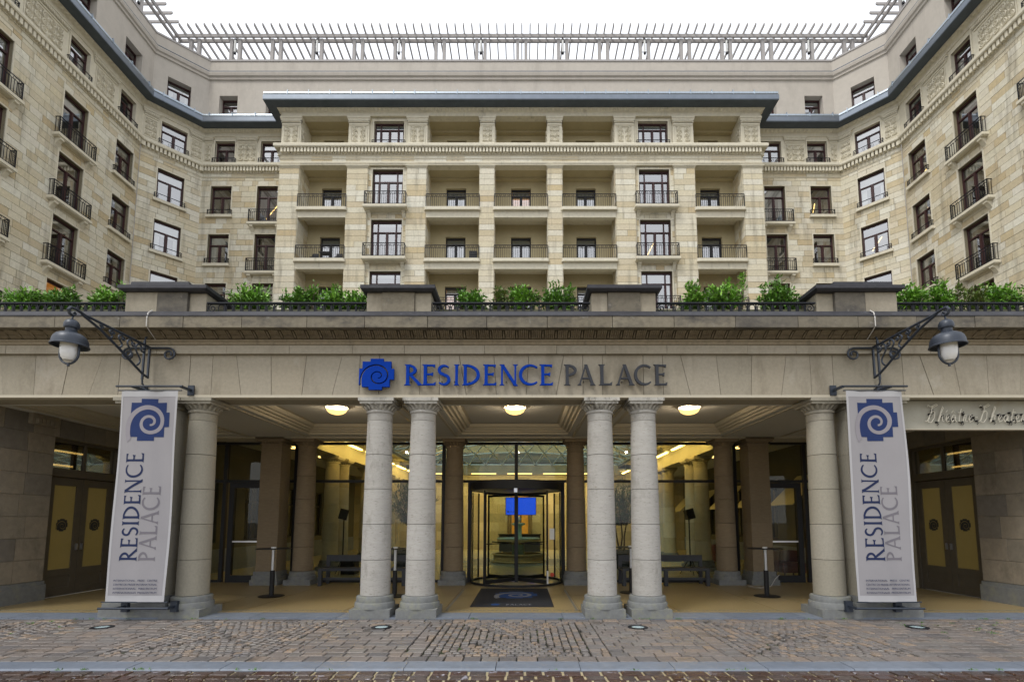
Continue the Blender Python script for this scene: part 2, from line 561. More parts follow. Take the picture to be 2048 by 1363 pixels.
def spiral_sides(h0, h1, n=70):
    o, i_ = [], []
    for k in range(n + 1):
        u = k / n
        a, r = spiral_pt(u)
        h = h0 + (h1 - h0) * u
        ca, sa = cos(radians(a)), sin(radians(a))
        o.append((.55 + (r + h) * ca, .44 + (r + h) * sa))
        i_.append((.55 + (r - h) * ca, .44 + (r - h) * sa))
    return o, i_


def emblem_slotted():
    o, i_ = spiral_sides(.026, .013)
    return STEP + [(.01, .16)] + o[3:] + i_[3:][::-1]


def emblem_band():
    o, i_ = spiral_sides(.062, .022)
    return o, i_


def add_strip(mb, o, i_, fn, d0, d1):
    for k in range(len(o) - 1):
        q = [o[k], o[k + 1], i_[k + 1], i_[k]]
        vs = [fn(x, y, d1) for x, y in q] + [fn(x, y, d0) for x, y in q]
        fs = [(0, 1, 2, 3), (0, 4, 5, 1), (2, 6, 7, 3)]
        if k == 0: fs.append((3, 7, 4, 0))
        if k == len(o) - 2: fs.append((1, 5, 6, 2))
        mb.add(vs, fs)


def tess_polys(polys, cut):
    """flat polygons cut into small triangles, so that they can follow curved cloth."""
    import bmesh
    out = []
    for poly in polys:
        bm = bmesh.new()
        bm.faces.new([bm.verts.new((x, y, 0)) for x, y in poly])
        bm.normal_update()
        bmesh.ops.triangulate(bm, faces=bm.faces[:], ngon_method='EAR_CLIP')
        for _ in range(3):
            es = [e for e in bm.edges if e.calc_length() > cut]
            if not es: break
            bmesh.ops.subdivide_edges(bm, edges=es, cuts=1, use_grid_fill=False)
            bmesh.ops.triangulate(bm, faces=[f for f in bm.faces if len(f.verts) > 3])
        bm.verts.index_update()
        out.append(([(v.co.x, v.co.y) for v in bm.verts], [tuple(v.index for v in f.verts) for f in bm.faces]))
        bm.free()
    return out


def glyph_mesh(ch, w, h, fn, d0, d1, stag=.0012):
    nat, g = GLYPH[ch]
    mb = MB()
    for k, poly in enumerate(g()):
        mb.prism([(x / nat * w, y * h) for x, y in poly], fn, d0, d1 - (d1 - d0) * .06 * k if d1 - d0 > .01 else d1 + (d1 - d0) * .15 * k)
    return mb


def font_mesh(text, size, m, extrude=.0008, align='LEFT'):
    cu = bpy.data.curves.new('text', 'FONT')
    cu.body = text
    cu.size = size
    cu.extrude = extrude
    cu.align_x = align
    o = bpy.data.objects.new('text', cu)
    col.objects.link(o)
    dg = bpy.context.evaluated_depsgraph_get()
    me = bpy.data.meshes.new_from_object(o.evaluated_get(dg))
    bpy.data.objects.remove(o)
    bpy.data.curves.remove(cu)
    me.materials.clear()
    me.materials.append(MATS[m])
    return me


# ------------------------------------------------------------------ ground sheet
ground = MB().quad((-400, -400, -.16), (400, -400, -.16), (400, 600, -.16), (-400, 600, -.16)).build('ground', 'ground')
ground['kind'] = 'structure'

# ------------------------------------------------------------------ the palace behind the forecourt
XC = 0.1
palace = thing('palace_building', 'tall U-shaped palace of tan ashlar with loggias and grey attic behind the terrace', 'building', (XC, 30, 0))


def P(x, y):
    return (x + XC, y)


PATH = [P(-23.9, 14), P(-23.9, 29.25), P(-21.6, 31.75), P(-15.45, 31.75), P(-15.45, 30), P(15.45, 30), P(15.45, 31.75), P(21.6, 31.75), P(23.9, 29.25), P(23.9, 14)]


def frame(p0, p1):
    t = (Vector(p1) - Vector(p0)).normalized()
    return Matrix(((t.x, -t.y, 0, p0[0]), (t.y, t.x, 0, p0[1]), (0, 0, 1, 0), (0, 0, 0, 1))), (Vector(p1) - Vector(p0)).length


wall_mb, plaster_mb, cream_mb, attic_mb = MB(), MB(), MB(), MB()


def flush():
    for mb, nm, m in ((wall_mb, 'wall', 'mortar'), (plaster_mb, 'plaster_wall', 'plaster'), (cream_mb, 'top_storey_wall', 'cream_stone'), (attic_mb, 'attic_wall', 'attic_render')):
        if mb.v:
            mb.build(nm, m, palace)
            mb.v, mb.f = [], []
STONES = []
CB, CH = 24.12, .38


def cells(mb, F, s0, s1, z0, z1, ops, reveal=.26, d=0.0):
    """wall face with rectangular openings and their reveals."""
    mb.M = F
    S = sorted({s0, s1, *[v for o in ops for v in o[:2] if s0 < v < s1]})
    Z = sorted({z0, z1, *[v for o in ops for v in o[2:] if z0 < v < z1]})
    for a, b in zip(S, S[1:]):
        run = None
        for c, e in zip(Z, Z[1:]):
            m = ((a + b) / 2, (c + e) / 2)
            if any(o[0] < m[0] < o[1] and o[2] < m[1] < o[3] for o in ops):
                continue
            mb.quad((a, d, c), (b, d, c), (b, d, e), (a, d, e))
    for a, b, c, e in ops:
        y = reveal
        mb.quad((a, d, c), (a, y, c), (a, y, e), (a, d, e))
        mb.quad((b, y, c), (b, d, c), (b, d, e), (b, y, e))
        mb.quad((a, d, e), (a, y, e), (b, y, e), (b, d, e))
        mb.quad((a, y, c), (a, d, c), (b, d, c), (b, y, c))
    mb.M = None


def stones(F, s0, s1, z0, z1, ops, wmin=.55, wmax=1.0, ch=CH, base=CB):
    k0 = math.floor((z0 - base) / ch)
    k1 = math.ceil((z1 - base) / ch)
    for k in range(k0, k1):
        a, b = max(z0, base + ch * k), min(z1, base + ch * (k + 1))
        if b - a < .08:
            continue
        segs = [(s0, s1)]
        for o in ops:
            if o[2] < b - .03 and o[3] > a + .03:
                nn = []
                for x, y in segs:
                    if o[1] <= x or o[0] >= y:
                        nn.append((x, y))
                        continue
                    if o[0] > x + .05: nn.append((x, o[0]))
                    if o[1] < y - .05: nn.append((o[1], y))
                segs = nn
                if o[2] > a + .06: STONES.append((F, o[0], o[1], a, o[2]))
                if o[3] < b - .06: STONES.append((F, o[0], o[1], o[3], b))
        for x, y in segs:
            L = y - x
            n = max(1, round(L / rnd.uniform(wmin, wmax)))
            cuts = [x]
            for i in range(1, n):
                cuts.append(x + L * (i + rnd.uniform(-.26, .26)) / n + 0)
            cuts.append(y)
            for p, q in zip(cuts, cuts[1:]):
                STONES.append((F, p, q, a, b))


# ---- windows -----------------------------------------------------
_wc = {}


def window_meshes(w, h, kind):
    key = (round(w, 2), round(h, 2), kind)
    if key in _wc:
        return _wc[key]
    fm = 'dark_frame' if kind == 'door' else 'mahogany'
    f = .075
    d0, d1 = .17, .25
    fr = MB()
    fr.box(0, f, d0, d1, 0, h); fr.box(w - f, w, d0, d1, 0, h)
    fr.box(f, w - f, d0, d1, 0, f); fr.box(f, w - f, d0, d1, h - f - .04, h)
    if kind == 'wide':
        xs = [f, .40, w / 2 - .04, w / 2 + .04, w - .40, w - f]
        zt = h * .72
        for x in (.40, w - .40):
            fr.box(x - .035, x + .035, d0 - .02, d1 - .004, f, h - f)
        fr.box(w / 2 - .05, w / 2 + .05, d0 - .02, d1 - .004, f, zt)
        cols = [(f, .365), (.435, w / 2 - .05), (w / 2 + .05, w - .435), (w - .365, w - f)]
    else:
        zt = h * (.74 if kind == 'french' else .66 if kind != 'door' else .80)
        fr.box(w / 2 - .055, w / 2 + .055, d0 - .02, d1 - .004, f, zt)
        cols = [(f, w / 2 - .055), (w / 2 + .055, w - f)]
    fr.box(f, w - f, d0 - .015, d1 - .002, zt - .04, zt + .04)
    panes = []
    for a, b in cols:
        panes.append(MB().quad((a, .215, f), (b, .215, f), (b, .215, zt - .04), (a, .215, zt - .04)))
        # sash lining
        fr.box(a, a + .035, d0 + .015, d1 - .01, f, zt - .04); fr.box(b - .035, b, d0 + .015, d1 - .01, f, zt - .04)
    tops = cols if kind == 'wide' else [(f, w - f)]
    if kind == 'wide':
        tops = [cols[0], (cols[1][0], cols[2][1]), cols[3]]
    for a, b in tops:
        panes.append(MB().quad((a, .215, zt + .04), (b, .215, zt + .04), (b, .215, h - f - .04), (a, .215, h - f - .04)))
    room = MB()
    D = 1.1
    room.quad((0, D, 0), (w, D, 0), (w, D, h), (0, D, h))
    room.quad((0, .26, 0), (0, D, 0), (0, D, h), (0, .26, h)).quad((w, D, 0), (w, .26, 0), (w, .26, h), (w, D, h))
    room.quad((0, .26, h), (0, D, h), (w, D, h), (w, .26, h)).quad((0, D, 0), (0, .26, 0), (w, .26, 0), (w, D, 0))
    sur = MB()
    e = .07
    sur.box(-e, 0.0, -.05, .05, -.0, h + e); sur.box(w, w + e, -.05, .05, 0, h + e); sur.box(0, w, -.05, .05, h, h + e)
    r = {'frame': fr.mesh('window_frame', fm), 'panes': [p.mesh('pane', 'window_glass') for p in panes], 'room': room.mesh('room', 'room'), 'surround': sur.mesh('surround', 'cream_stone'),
         'blind': [MB().box(f + .01, w - f - .01, .29, .31, h - q, h - .06).mesh('blind', 'blind') for q in (.30, .55, .9)],
         'curtain': MB().box(f, f + w * .22, .33, .37, f, h - .1).box(w - f - w * .16, w - f, .33, .37, f, h - .1).mesh('curtain', 'curtain'),
         'tube': MB().tube([(w * .3, .5, h * .25), (w * .62, 1.0, h * .72)], .03, 5).mesh('ceiling_tube', 'strip_glow')}
    _wc[key] = r
    return r


def ring(c, r, n=8):
    return [(c[0] + r * cos(2 * pi * i / n), c[1], c[2] + r * sin(2 * pi * i / n)) for i in range(n)]


_rc = {}


def railing_mesh(w, h, d, style):
    key = (round(w, 2), h, d, style)
    if key in _rc:
        return _rc[key]
    mb = MB()
    y = -d
    t = .017
    mb.box(-w / 2, w / 2, y - .02, y + .02, h - .03, h)
    if d > .05:
        for s in (-1, 1):
            mb.box(s * w / 2 - .015, s * w / 2 + .015, y, .0, h - .03, h)
            mb.box(s * w / 2 - .015, s * w / 2 + .015, y, .0, .05, .07)
            n = max(1, int(d / .14))
            for i in range(n):
                yy = y + d * (i + .5) / n
                mb.box(s * w / 2 - .009, s * w / 2 + .009, yy - .009, yy + .009, .06, h - .03)
    if style == 'low':
        for s in (-1, 1):
            mb.box(s * (w / 2 - .01) - .012, s * (w / 2 - .01) + .012, y - .012, y + .012, -.06, h)
            mb.box(s * (w / 2 - .2) - .012, s * (w / 2 - .2) + .012, y - .012, y + .012, -.06, h)
            mb.tube(ring((s * (w / 2 - .105), y, h * .45), .075), .012, 4, True)
        mb.tube(ring((0, y, h * .45), .075), .012, 4, True)
        mb.box(-w / 2, w / 2, y - .012, y + .012, -.02, .01)
        if w < 1.62:
            for k in (-.3, .3):
                mb.tube(ring((k * w * .5, y, h * .45), .07), .010, 4, True)
    else:
        hb = h - .19
        mb.box(-w / 2, w / 2, y - .012, y + .012, hb, hb + .024)
        mb.box(-w / 2, w / 2, y - .015, y + .015, .05, .078)
        n = max(4, round(w / .135))
        for i in range(n + 1):
            x = -w / 2 + w * i / n
            th = .02 if i in (0, n) else .010
            mb.box(x - th, x + th, y - th, y + th, 0 if i in (0, n) else .06, h if i in (0, n) else hb)
        m = max(3, round(w / .27))
        for i in range(m):
            x = -w / 2 + w * (i + .5) / m
            mb.tube(ring((x, y, hb + .095), .062), .011, 4, True)
        if style == 'scroll':
            for s in (-1, 1):
                for kz in range(3):
                    mb.tube(ring((s * (w / 2 - .075), y, .15 + .2 * kz), .055), .011, 4, True)
    _rc[key] = mb.mesh('railing', 'iron')
    return _rc[key]


_sl = {}


def sub(name, key, fn, m, parent, M):
    if key not in _sl:
        _sl[key] = fn().mesh(name, m)
    return link(name, _sl[key], parent, M)


def place_window(F, s0, w, z0, h, kind, sill=None, rail=None, surround=True, lit=False):
    me = window_meshes(w, h, kind)
    M = F @ T(s0, 0, z0)
    win = link('window', me['frame'], palace, M)
    for p in me['panes']:
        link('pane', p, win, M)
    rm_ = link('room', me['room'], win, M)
    if lit or rnd.random() > .95:
        rm_.data = me['room'].copy()
        rm_.data.materials[0] = MATS['lit_room']
    q = rnd.random()
    if kind == 'door':
        link('blind', me['blind'][1], win, M)
    elif q < .62:
        link('blind', me['blind'][0 if q < .3 else 1 if q < .5 else 2], win, M)
    if (.40 < q < .7 and kind != 'door') or (q > .8 and kind == 'door'):
        link('curtain', me['curtain'], win, M)
    if q > .86 and kind != 'door':
        link('ceiling_tube', me['tube'], win, M)
    if surround:
        link('surround', me['surround'], win, M)
    if sill:
        sub('sill', ('sill', round(w, 2)), lambda: MB().box(-.17, w + .17, -.2, .17, -.2, -.02), 'cream_stone', win, M)
    if rail == 'low':
        link('railing', railing_mesh(w + .2, .34, .14, 'low'), win, M @ T(w / 2, 0, 0))
    return win


def bracket_mesh():
    mb = MB()
    poly = [(0, 0), (-.36, 0), (-.38, -.1), (-.24, -.16), (-.12, -.3), (0, -.46)]
    mb.prism(poly, lambda x, y, d: (d, x, y), -.11, .11)
    return mb


def place_balcony(F, sc_, w, z, d=.36, brackets=True):
    M = F @ T(sc_, 0, z)
    slab = sub('balcony', ('slab', round(w, 2), d), lambda: MB().box(-w / 2, w / 2, -d, .16, -.15, 0).box(-w / 2 + .05, w / 2 - .05, -d + .05, .02, -.20, -.15, skip='t'), 'cream_stone', palace, M)
    link('railing', railing_mesh(w - .16, .9, d - .07, 'scroll'), slab, M)
    if brackets:
        for s in (-1, 1):
            sub('bracket', 'bracket', bracket_mesh, 'cream_stone', slab, M @ T(s * (w / 2 - .28), 0, -.20) @ S3(1, .82, .9))


# ---- carved relief panels ----------------------------------------
_rel = {}


def relief_mesh(w, h, nx, nz):
    key = (round(w, 2), round(h, 2), nx, nz)
    if key in _rel:
        return _rel[key]
    mb = MB()
    mb.box(0, w, -.03, .0, 0, .05).box(0, w, -.03, 0, h - .05, h).box(0, .05, -.03, 0, .05, h - .05).box(w - .05, w, -.03, 0, .05, h - .05)
    cw, chh = (w - .12) / nx, (h - .12) / nz
    r0 = min(cw, chh) * .46
    for i in range(nx):
        for j in range(nz):
            cx, cz = .06 + cw * (i + .5), .06 + chh * (j + .5)
            sgn = 1 if i < nx / 2 else -1
            pts = []
            for k in range(22):
                u = k / 21
                a = pi * .5 + u * 2 * pi * 1.65
                r = r0 * (1 - .82 * u)
                pts.append((cx + sgn * r * cos(a), -.05, cz + r * sin(a)))
            mb.tube(pts, r0 * .20, 5, taper=r0 * .13)
            mb.tube(ring((cx, -.035, cz), r0 * .1, 6), r0 * .1, 4, True)
            for q in range(4):      # small leaves between the scrolls
                a = pi / 4 + q * pi / 2 + rnd.uniform(-.2, .2)
                x, z = cx + cos(a) * r0 * 1.2, cz + sin(a) * r0 * 1.2
                if .06 < x < w - .06 and .06 < z < h - .06:
                    mb.add([(x - .035, -.0, z), (x, -.0, z - .035), (x + .035, 0, z), (x, 0, z + .035), (x, -.05, z)], [(0, 1, 4), (1, 2, 4), (2, 3, 4), (3, 0, 4)])
    _rel[key] = mb.mesh('carved_panel', 'cream_stone', True)
    return _rel[key]


def relief(F, s0, s1, z0, z1, nx, nz, d=-.012):
    link('carved_panel', relief_mesh(s1 - s0, z1 - z0, nx, nz), palace, F @ T(s0, d, z0))


def pier_cap(F, s0, s1, z0, z1, d=.0):
    mb = MB(F)
    n = 4
    for i in range(n):
        a, b = z0 + (z1 - z0) * i / n, z0 + (z1 - z0) * (i + 1) / n
        e = .02 + .035 * i
        mb.box(s0 - e, s1 + e, d - .03 - e, .25, a, b, skip='' if i in (0, n - 1) else 'b')
    k = int((s1 - s0) / .09)
    for i in range(k):
        x = s0 + (s1 - s0) * (i + .5) / k
        mb.box(x - .025, x + .025, d - .14, d - .06, z0 + (z1 - z0) * .3, z0 + (z1 - z0) * .7)
    mb.M = None
    mb.build('pier_cap', 'cream_stone', palace)


# ---- wing walls: side, chamfer, flank ------------------------------
HEADS = [24.12, 20.70, 17.28, 13.86]
ZB = 10.4
ZS = 24.72            # string course


def wing(segs):
    for (p0, p1, wins) in segs:
        F, L = frame(p0, p1)
        ops, tops = [], []
        for (a, w, typ, ta, tw) in wins:
            for hd in HEADS:
                zs = hd - (2.70 if typ == 'french' else 2.07)
                ops.append((a, a + w, zs, hd))
                if typ == 'french':
                    place_window(F, a, w, zs, hd - zs, 'french')
                    place_balcony(F, a + w / 2, w + .86, zs)
                else:
                    place_window(F, a, w, zs, hd - zs, 'casement', sill=True, rail='low')
            tops.append((ta, ta + tw, 25.74, 27.36))
            place_window(F, ta, tw, 25.74, 1.62, 'casement', rail='low')
        cells(wall_mb, F, 0, L, ZB, 25.1, ops)
        stones(F, 0, L, ZB, ZS, ops)
        stones(F, 0, L, ZS + .08, 25.02, [], base=ZS + .08, ch=.30)
        cells(cream_mb, F, 0, L, 25.1, 28.4, tops)
        cells(plaster_mb, F, 0, L, -.1, ZB, [])
        flush()


left_segs = [
    (PATH[0], PATH[1], [(6.05, 1.45, 'french', 6.15, 1.2), (10.12, 1.46, 'french', 10.18, 1.2), (13.47, 1.30, 'casement', 13.5, 1.16)]),
    (PATH[1], PATH[2], [(.97, 1.45, 'casement', 1.0, 1.42)]),
    (PATH[2], PATH[3], [(.68, 1.40, 'casement', .78, 1.36), (3.80, 1.40, 'french', 3.90, 1.36)]),
]


def mirror(segs):
    out = []
    for p0, p1, wins in segs:
        q0, q1 = (2 * XC - p1[0], p1[1]), (2 * XC - p0[0], p0[1])
        L = hypot(p1[0] - p0[0], p1[1] - p0[1])
        out.append((q0, q1, [(L - a - w, w, t, L - ta - tw, tw) for a, w, t, ta, tw in wins]))
    return out


right_segs = mirror(left_segs)
wing(left_segs)
wing(right_segs)
for k, segs in enumerate((left_segs, right_segs)):
    for i, (s0, s1, nx, cap) in enumerate([(1.62, 2.0, 2, True), (11.8, 13.1, 3, True), (7.75, 9.8, 5, True), (4.0, 5.8, 4, True)][1:]):
        p0, p1, _w = segs[0]
        F, L = frame(p0, p1)
        a, b = (s0, s1) if k == 0 else (L - s1, L - s0)
        relief(F, a, b, 25.85, 27.15, nx, 3)
        pier_cap(F, a - .15, b + .15, 27.25, 27.68)
    F, L = frame(*segs[1][:2])
    for s0, s1 in ((.10, .82), (2.62, 3.30)):
        a, b = (s0, s1) if k == 0 else (L - s1, L - s0)
        relief(F, a, b, 25.85, 27.15, 2, 3)
        pier_cap(F, a + .02, b - .02, 27.25, 27.68)
    F, L = frame(*segs[2][:2])
    for s0, s1, nx, z in ((2.30, 3.62, 3, 0), (.06, .60, 1, 0)):
        a, b = (s0, s1) if k == 0 else (L - s1, L - s0)
        relief(F, a, b, 25.85, 27.15, nx, 3)
        pier_cap(F, a, b, 27.25, 27.68)

# ---- central block -------------------------------------------------
PIL = [(-15.45, -14.2), (-11.12, -9.8), (-7.3, -6.04), (-2.64, -1.7), (1.7, 2.64), (6.04, 7.3), (9.8, 11.12), (14.2, 15.45)]
BAYS = [(-14.2, -11.12, 'l'), (-9.8, -7.3, 'w'), (-6.04, -2.64, 'l'), (-1.7, 1.7, 'l'), (2.64, 6.04, 'l'), (7.3, 9.8, 'w'), (11.12, 14.2, 'l')]
FLOORS = [21.42, 18.0, 14.58, 11.16]

for i, (x0, x1) in enumerate(PIL):
    F, L = frame(P(x0, 30), P(x1, 30))
    cells(wall_mb, F, 0, L, ZB, 24.14, [])
    stones(F, 0, L, ZB, 24.12, [], wmin=.75, wmax=1.5)
    for (q0, q1) in (((x1, 30), (x1, 31.5)), ((x0, 31.5), (x0, 30))):
        F2, L2 = frame(P(*q0), P(*q1))
        if (i == 0 and q0[0] == x0) or (i == 7 and q0[0] == x1):
            F2, L2 = frame(P(q0[0], 30 if i else 31.75), P(q0[0], 31.75 if i else 30))
            cells(wall_mb, F2, 0, L2, ZB, 25.1, [])
            stones(F2, 0, L2, ZB, ZS, [], wmin=.5, wmax=.9)
            cells(cream_mb, F2, 0, L2, 25.1, 28.4, [])
        else:
            cells(wall_mb, F2, 0, L2, ZB, 24.14, [])
            stones(F2, 0, L2, ZB, 24.12, [], wmin=.5, wmax=.9)
            cells(cream_mb, F2, 0, L2, 24.14, 28.0, [])
    # pilaster cap, top pier and carved faces
    mb = MB(F)
    for j, e in enumerate((.03, .07, .11)):
        mb.box(-e, L + e, -e - .02, .4, 24.12 + .065 * j, 24.12 + .065 * (j + 1))
    mb.M = None
    mb.build('pilaster_cap', 'cream_stone', palace)
    cells(cream_mb, F, 0, L, 25.5, 27.8, [])
    relief(F, .12, L - .12, 25.85, 27.02, 2 if L < 1.1 else 2, 3)
    F3, L3 = frame(P(x1, 30), P(x1, 31.5))
    if i < 7: relief(F3, .08, .6, 25.85, 27.02, 1, 3)
    F3, L3 = frame(P(x0, 31.5), P(x0, 30))
    if i > 0: relief(F3, .9, 1.42, 25.85, 27.02, 1, 3)
    pier_cap(F, .04, L - .04, 27.08, 27.62)
    flush()

# entablature over the open loggias
mbe = MB()
F, L = frame(P(-15.45, 30), P(15.45, 30))
mbe.M = F
mbe.box(0, L, 0, .45, 24.315, 25.64)
mbe.box(0, L, 0, .45, 27.72, 28.4)
mbe.box(0.02, L - .02, -.05, -.001, 24.315, 24.42).box(0.01, L - .01, -.09, -.05, 24.42, 24.52)
mbe.M = None
mbe.build('entablature', 'cream_stone', palace)
stones(F, 0, L, 24.56, 24.92, [], base=24.56, ch=.36, wmin=.8, wmax=1.3)
for (x0, x1, typ) in BAYS:
    if typ == 'w':
        F, L = frame(P(x0, 30.14), P(x1, 30.14))
        ops = []
        for fl in FLOORS:
            hd = fl + 2.70
            a = L / 2 - .98
            ops.append((a, a + 1.96, fl, hd))
            place_window(F, a, 1.96, fl, 2.7, 'wide')
            place_balcony(F, L / 2, 2.75, fl - .02, .62)
        cells(wall_mb, F, 0, L, ZB, 24.5, ops)
        stones(F, 0, L, ZB, 24.3, ops, wmin=.5, wmax=.75)
        top = (L / 2 - .97, L / 2 + .97, 25.74, 27.46)
        cells(cream_mb, F, 0, L, 25.5, 27.9, [top])
        place_window(F, top[0], 1.94, 25.74, 1.72, 'wide', rail='low')
        flush()
        continue
    F, L = frame(P(x0, 31.5), P(x1, 31.5))
    ops = []
    for fl in [25.62] + FLOORS:
        a = L / 2 - .66
        ops.append((a, a + 1.32, fl + .02, fl + (2.38 if fl < 25 else 1.62)))
        place_window(F, a, 1.32, fl + .02, 2.36 if fl < 25 else 1.6, 'door', surround=False, lit=(x0 == -1.7 and fl == 21.42))
    cells(plaster_mb, F, 0, L, ZB, 28, ops)
    flush()
    for zl in (24.40, 27.74):
        MB().box(x0 + XC, x1 + XC, 30.45, 31.5, zl, zl + .2).box(x0 + XC, x1 + XC, 31.2, 31.497, zl - .15, zl).build('loggia_ceiling', 'plaster', palace)
    MB().box(x0 + XC, x1 + XC, 30.45, 31.5, 25.3, 25.6).build('loggia_floor', 'plaster', palace)
    for fl in FLOORS:
        c = (x0 + x1) / 2 + XC
        hw = (x1 - x0) / 2
        e, r = .09, .16
        poly = [(-hw - e, .28), (-hw - e, r - .2)] + [(-hw - e + r - r * cos(a), r - .2 - r * sin(a) - .0) for a in (.4, .8, 1.2)] + [(-hw - e + r, -.2), (hw + e - r, -.2)]
        poly += [(hw + e - r + r * sin(a), r - .2 - r * cos(a)) for a in (.4, .8, 1.2)] + [(hw + e, r - .2), (hw + e, .28)]
        mb = MB(T(c, 30, fl))
        # rounded nosing in front, floor plate between the pilasters behind
        poly2 = [p for p in poly if p[1] < -.03 or True]
        poly2 = [(x, min(y, -.025)) for x, y in poly]
        mb.prism(poly2, lambda x, y, d: (x, y, d), 0, -.2)
        mb.box(-hw + .001, hw - .001, -.02, 1.49, -.2, -.003)
        mb.box(-hw + .002, hw - .002, .0, .34, -.62, -.203)
        mb.M = None
        slab = link('balcony', mb.mesh('balcony', 'cream_stone'), palace, T(0, 0, 0))
        link('railing', railing_mesh(x1 - x0 - .02, .92, 0, 'plain'), slab, T(c, 29.93, fl))
    link('railing', railing_mesh(x1 - x0 - .02, .30, 0, 'low'), palace, T((x0 + x1) / 2 + XC, 30.2, 25.60))
cells(plaster_mb, frame(P(-15.45, 30), P(15.45, 30))[0], 0, 30.9, -.1, ZB, [])

flush()

# ---- mouldings that run round the court ----------------------------
mb = MB(); sweep(mb, PATH, [(0, ZS - .02), (.05, ZS), (.07, ZS + .05), (.01, ZS + .08)]); mb.build('string_course', 'cream_stone', palace)
mb = MB(); sweep(mb, PATH, [(0, 25.02), (.05, 25.02), (.05, 25.38), (.30, 25.38), (.34, 25.44), (.34, 25.60), (.28, 25.66), (-.1, 25.68)]); mb.build('ledge', 'cream_stone', palace)
mb = MB(); sweep(mb, PATH, [(-.02, 27.70), (.05, 27.70), (.05, 27.92), (.10, 27.95), (.26, 28.08), (.26, 28.12), (0, 28.12)]); mb.build('architrave', 'cream_stone', palace)
mb = MB(); sweep(mb, PATH, [(.22, 28.12), (.86, 28.11), (.86, 28.15)]); mb.build('soffit', 'zinc_dark', palace)
mb = MB(); sweep(mb, PATH, [(.86, 28.15), (.87, 28.16), (.87, 28.46), (.80, 28.48)]); mb.build('fascia', 'zinc', palace)
mb = MB(); sweep(mb, PATH, [(.78, 28.48), (.80, 28.50), (.85, 28.56), (.84, 28.68), (.74, 28.76), (.60, 28.80), (-.9, 28.95)]); mb.build('gutter', 'zinc_top', palace, smooth=True)
dent, eggs = MB(), MB()
seam = []
for i in range(len(PATH) - 1):
    F, L = frame(PATH[i], PATH[i + 1])
    n = max(1, int((L - .1) / .215))
    for k in range(n):
        s = .05 + (L - .1) * (k + .5) / n
        dent.M = F
        dent.box(s - .066, s + .066, -.25, -.05, 25.08, 25.38, skip='k')
    n = max(1, int(L / .27))
    for k in range(n):
        s = L * (k + .5) / n
        eggs.M = F
        eggs.add([(s - .10, -.12, 27.955), (s + .10, -.12, 27.955), (s + .11, -.275, 28.08), (s - .11, -.275, 28.08), (s, -.24, 27.99)], [(0, 1, 4), (1, 2, 4), (2, 3, 4), (3, 0, 4)])
    n = max(1, int(L / 1.3))
    for k in range(n):
        seam.append((F, L * (k + .5) / n))
dent.M = eggs.M = None
dent.build('dentil_course', 'cream_stone', palace, kind='stuff')
eggs.build('egg_moulding', 'cream_stone', palace, kind='stuff')
clip_me = MB().box(-.022, .022, -.885, -.78, 28.46, 28.70).box(-.018, .018, -.87, -.3, 28.70, 28.80).mesh('gutter_clip', 'zinc_top')
for F, s in seam:
    link('gutter_clip', clip_me, palace, F @ T(s, 0, 0))

# ---- set-back attic storey ------------------------------------------
AP = [P(-24.6, 12), P(-24.6, 30.7), P(-22.23, 32.8), P(22.23, 32.8), P(24.6, 30.7), P(24.6, 12)]
AW = {0: [(16.39, 1.33), (12.9, 1.36), (9.4, 1.36)], 2: [(.78, 1.30), (4.1, 1.3)], 1: [(.80, 1.34)]}
L2 = 44.46
AW[2] += [(L2 - a - w, w) for a, w in AW[2]]
for i in range(5):
    F, L = frame(AP[i], AP[i + 1])
    if i in (3, 4):
        ws = [(L - a - w, w) for a, w in AW[4 - i]]
    else:
        ws = AW[i]
    ops = [(a, a + w, 30.12, 31.72) for a, w in ws]
    cells(attic_mb, F, 0, L, 28.6, 34.4, ops, reveal=.5)
    for a, w in ws:
        place_window(F @ T(0, .24, 0), a, w, 30.12, 1.6, 'casement', surround=False)
flush()
mb = MB(); sweep(mb, AP, [(0, 32.86), (.10, 32.90), (.10, 33.06), (.20, 33.12), (.24, 33.30), (.24, 33.36), (0, 33.40)]); mb.build('attic_cornice', 'attic_render', palace)
mb = MB(); sweep(mb, AP, [(0, 33.40), (.20, 33.405), (.20, 33.46), (0, 33.47)]); mb.build('cornice_flashing', 'zinc_dark', palace)
mb = MB(); sweep(mb, AP, [(0, 34.36), (.05, 34.37), (.05, 34.50), (-.5, 34.52)]); mb.build('coping', 'weathered_wood', palace)
mb = MB()
for s in (-1, 1):
    mb.box(XC + s * 40 if s < 0 else XC + 24.9, XC - 24.9 if s < 0 else XC + 40, 12, 46, 34.0, 34.2)
    mb.box(XC + s * 40 if s < 0 else XC + 24.61, XC - 24.61 if s < 0 else XC + 40, 12, 12.3, -.1, 34.0)
mb.box(XC - 24.9, XC + 24.9, 33, 46, 34.0, 34.2)
mb.build('flat_roof', 'roofing', palace)

# ---- ashlar: the 300 that show largest are parts, the rest one part ---
def stone_px(st):
    F, s0, s1, a, b = st
    c = F @ Vector(((s0 + s1) / 2, 0, (a + b) / 2))
    q = project(c)
    if not q or q[0] < 4 or q[0] > 2044 or q[1] < 4 or q[1] > 590:
        return 0
    n = F.to_3x3() @ Vector((0, -1, 0))
    d = (EYE - c)
    cosv = max(.02, n.dot(d) / d.length)
    if F[0][0] < .5 and abs(F[1][0]) > .99 and abs(c.x - XC) < 15.3 and c.y < 31.6:
        cosv *= .3                     # loggia returns are mostly hidden
    return (s1 - s0) * (b - a) * cosv / d.length ** 2


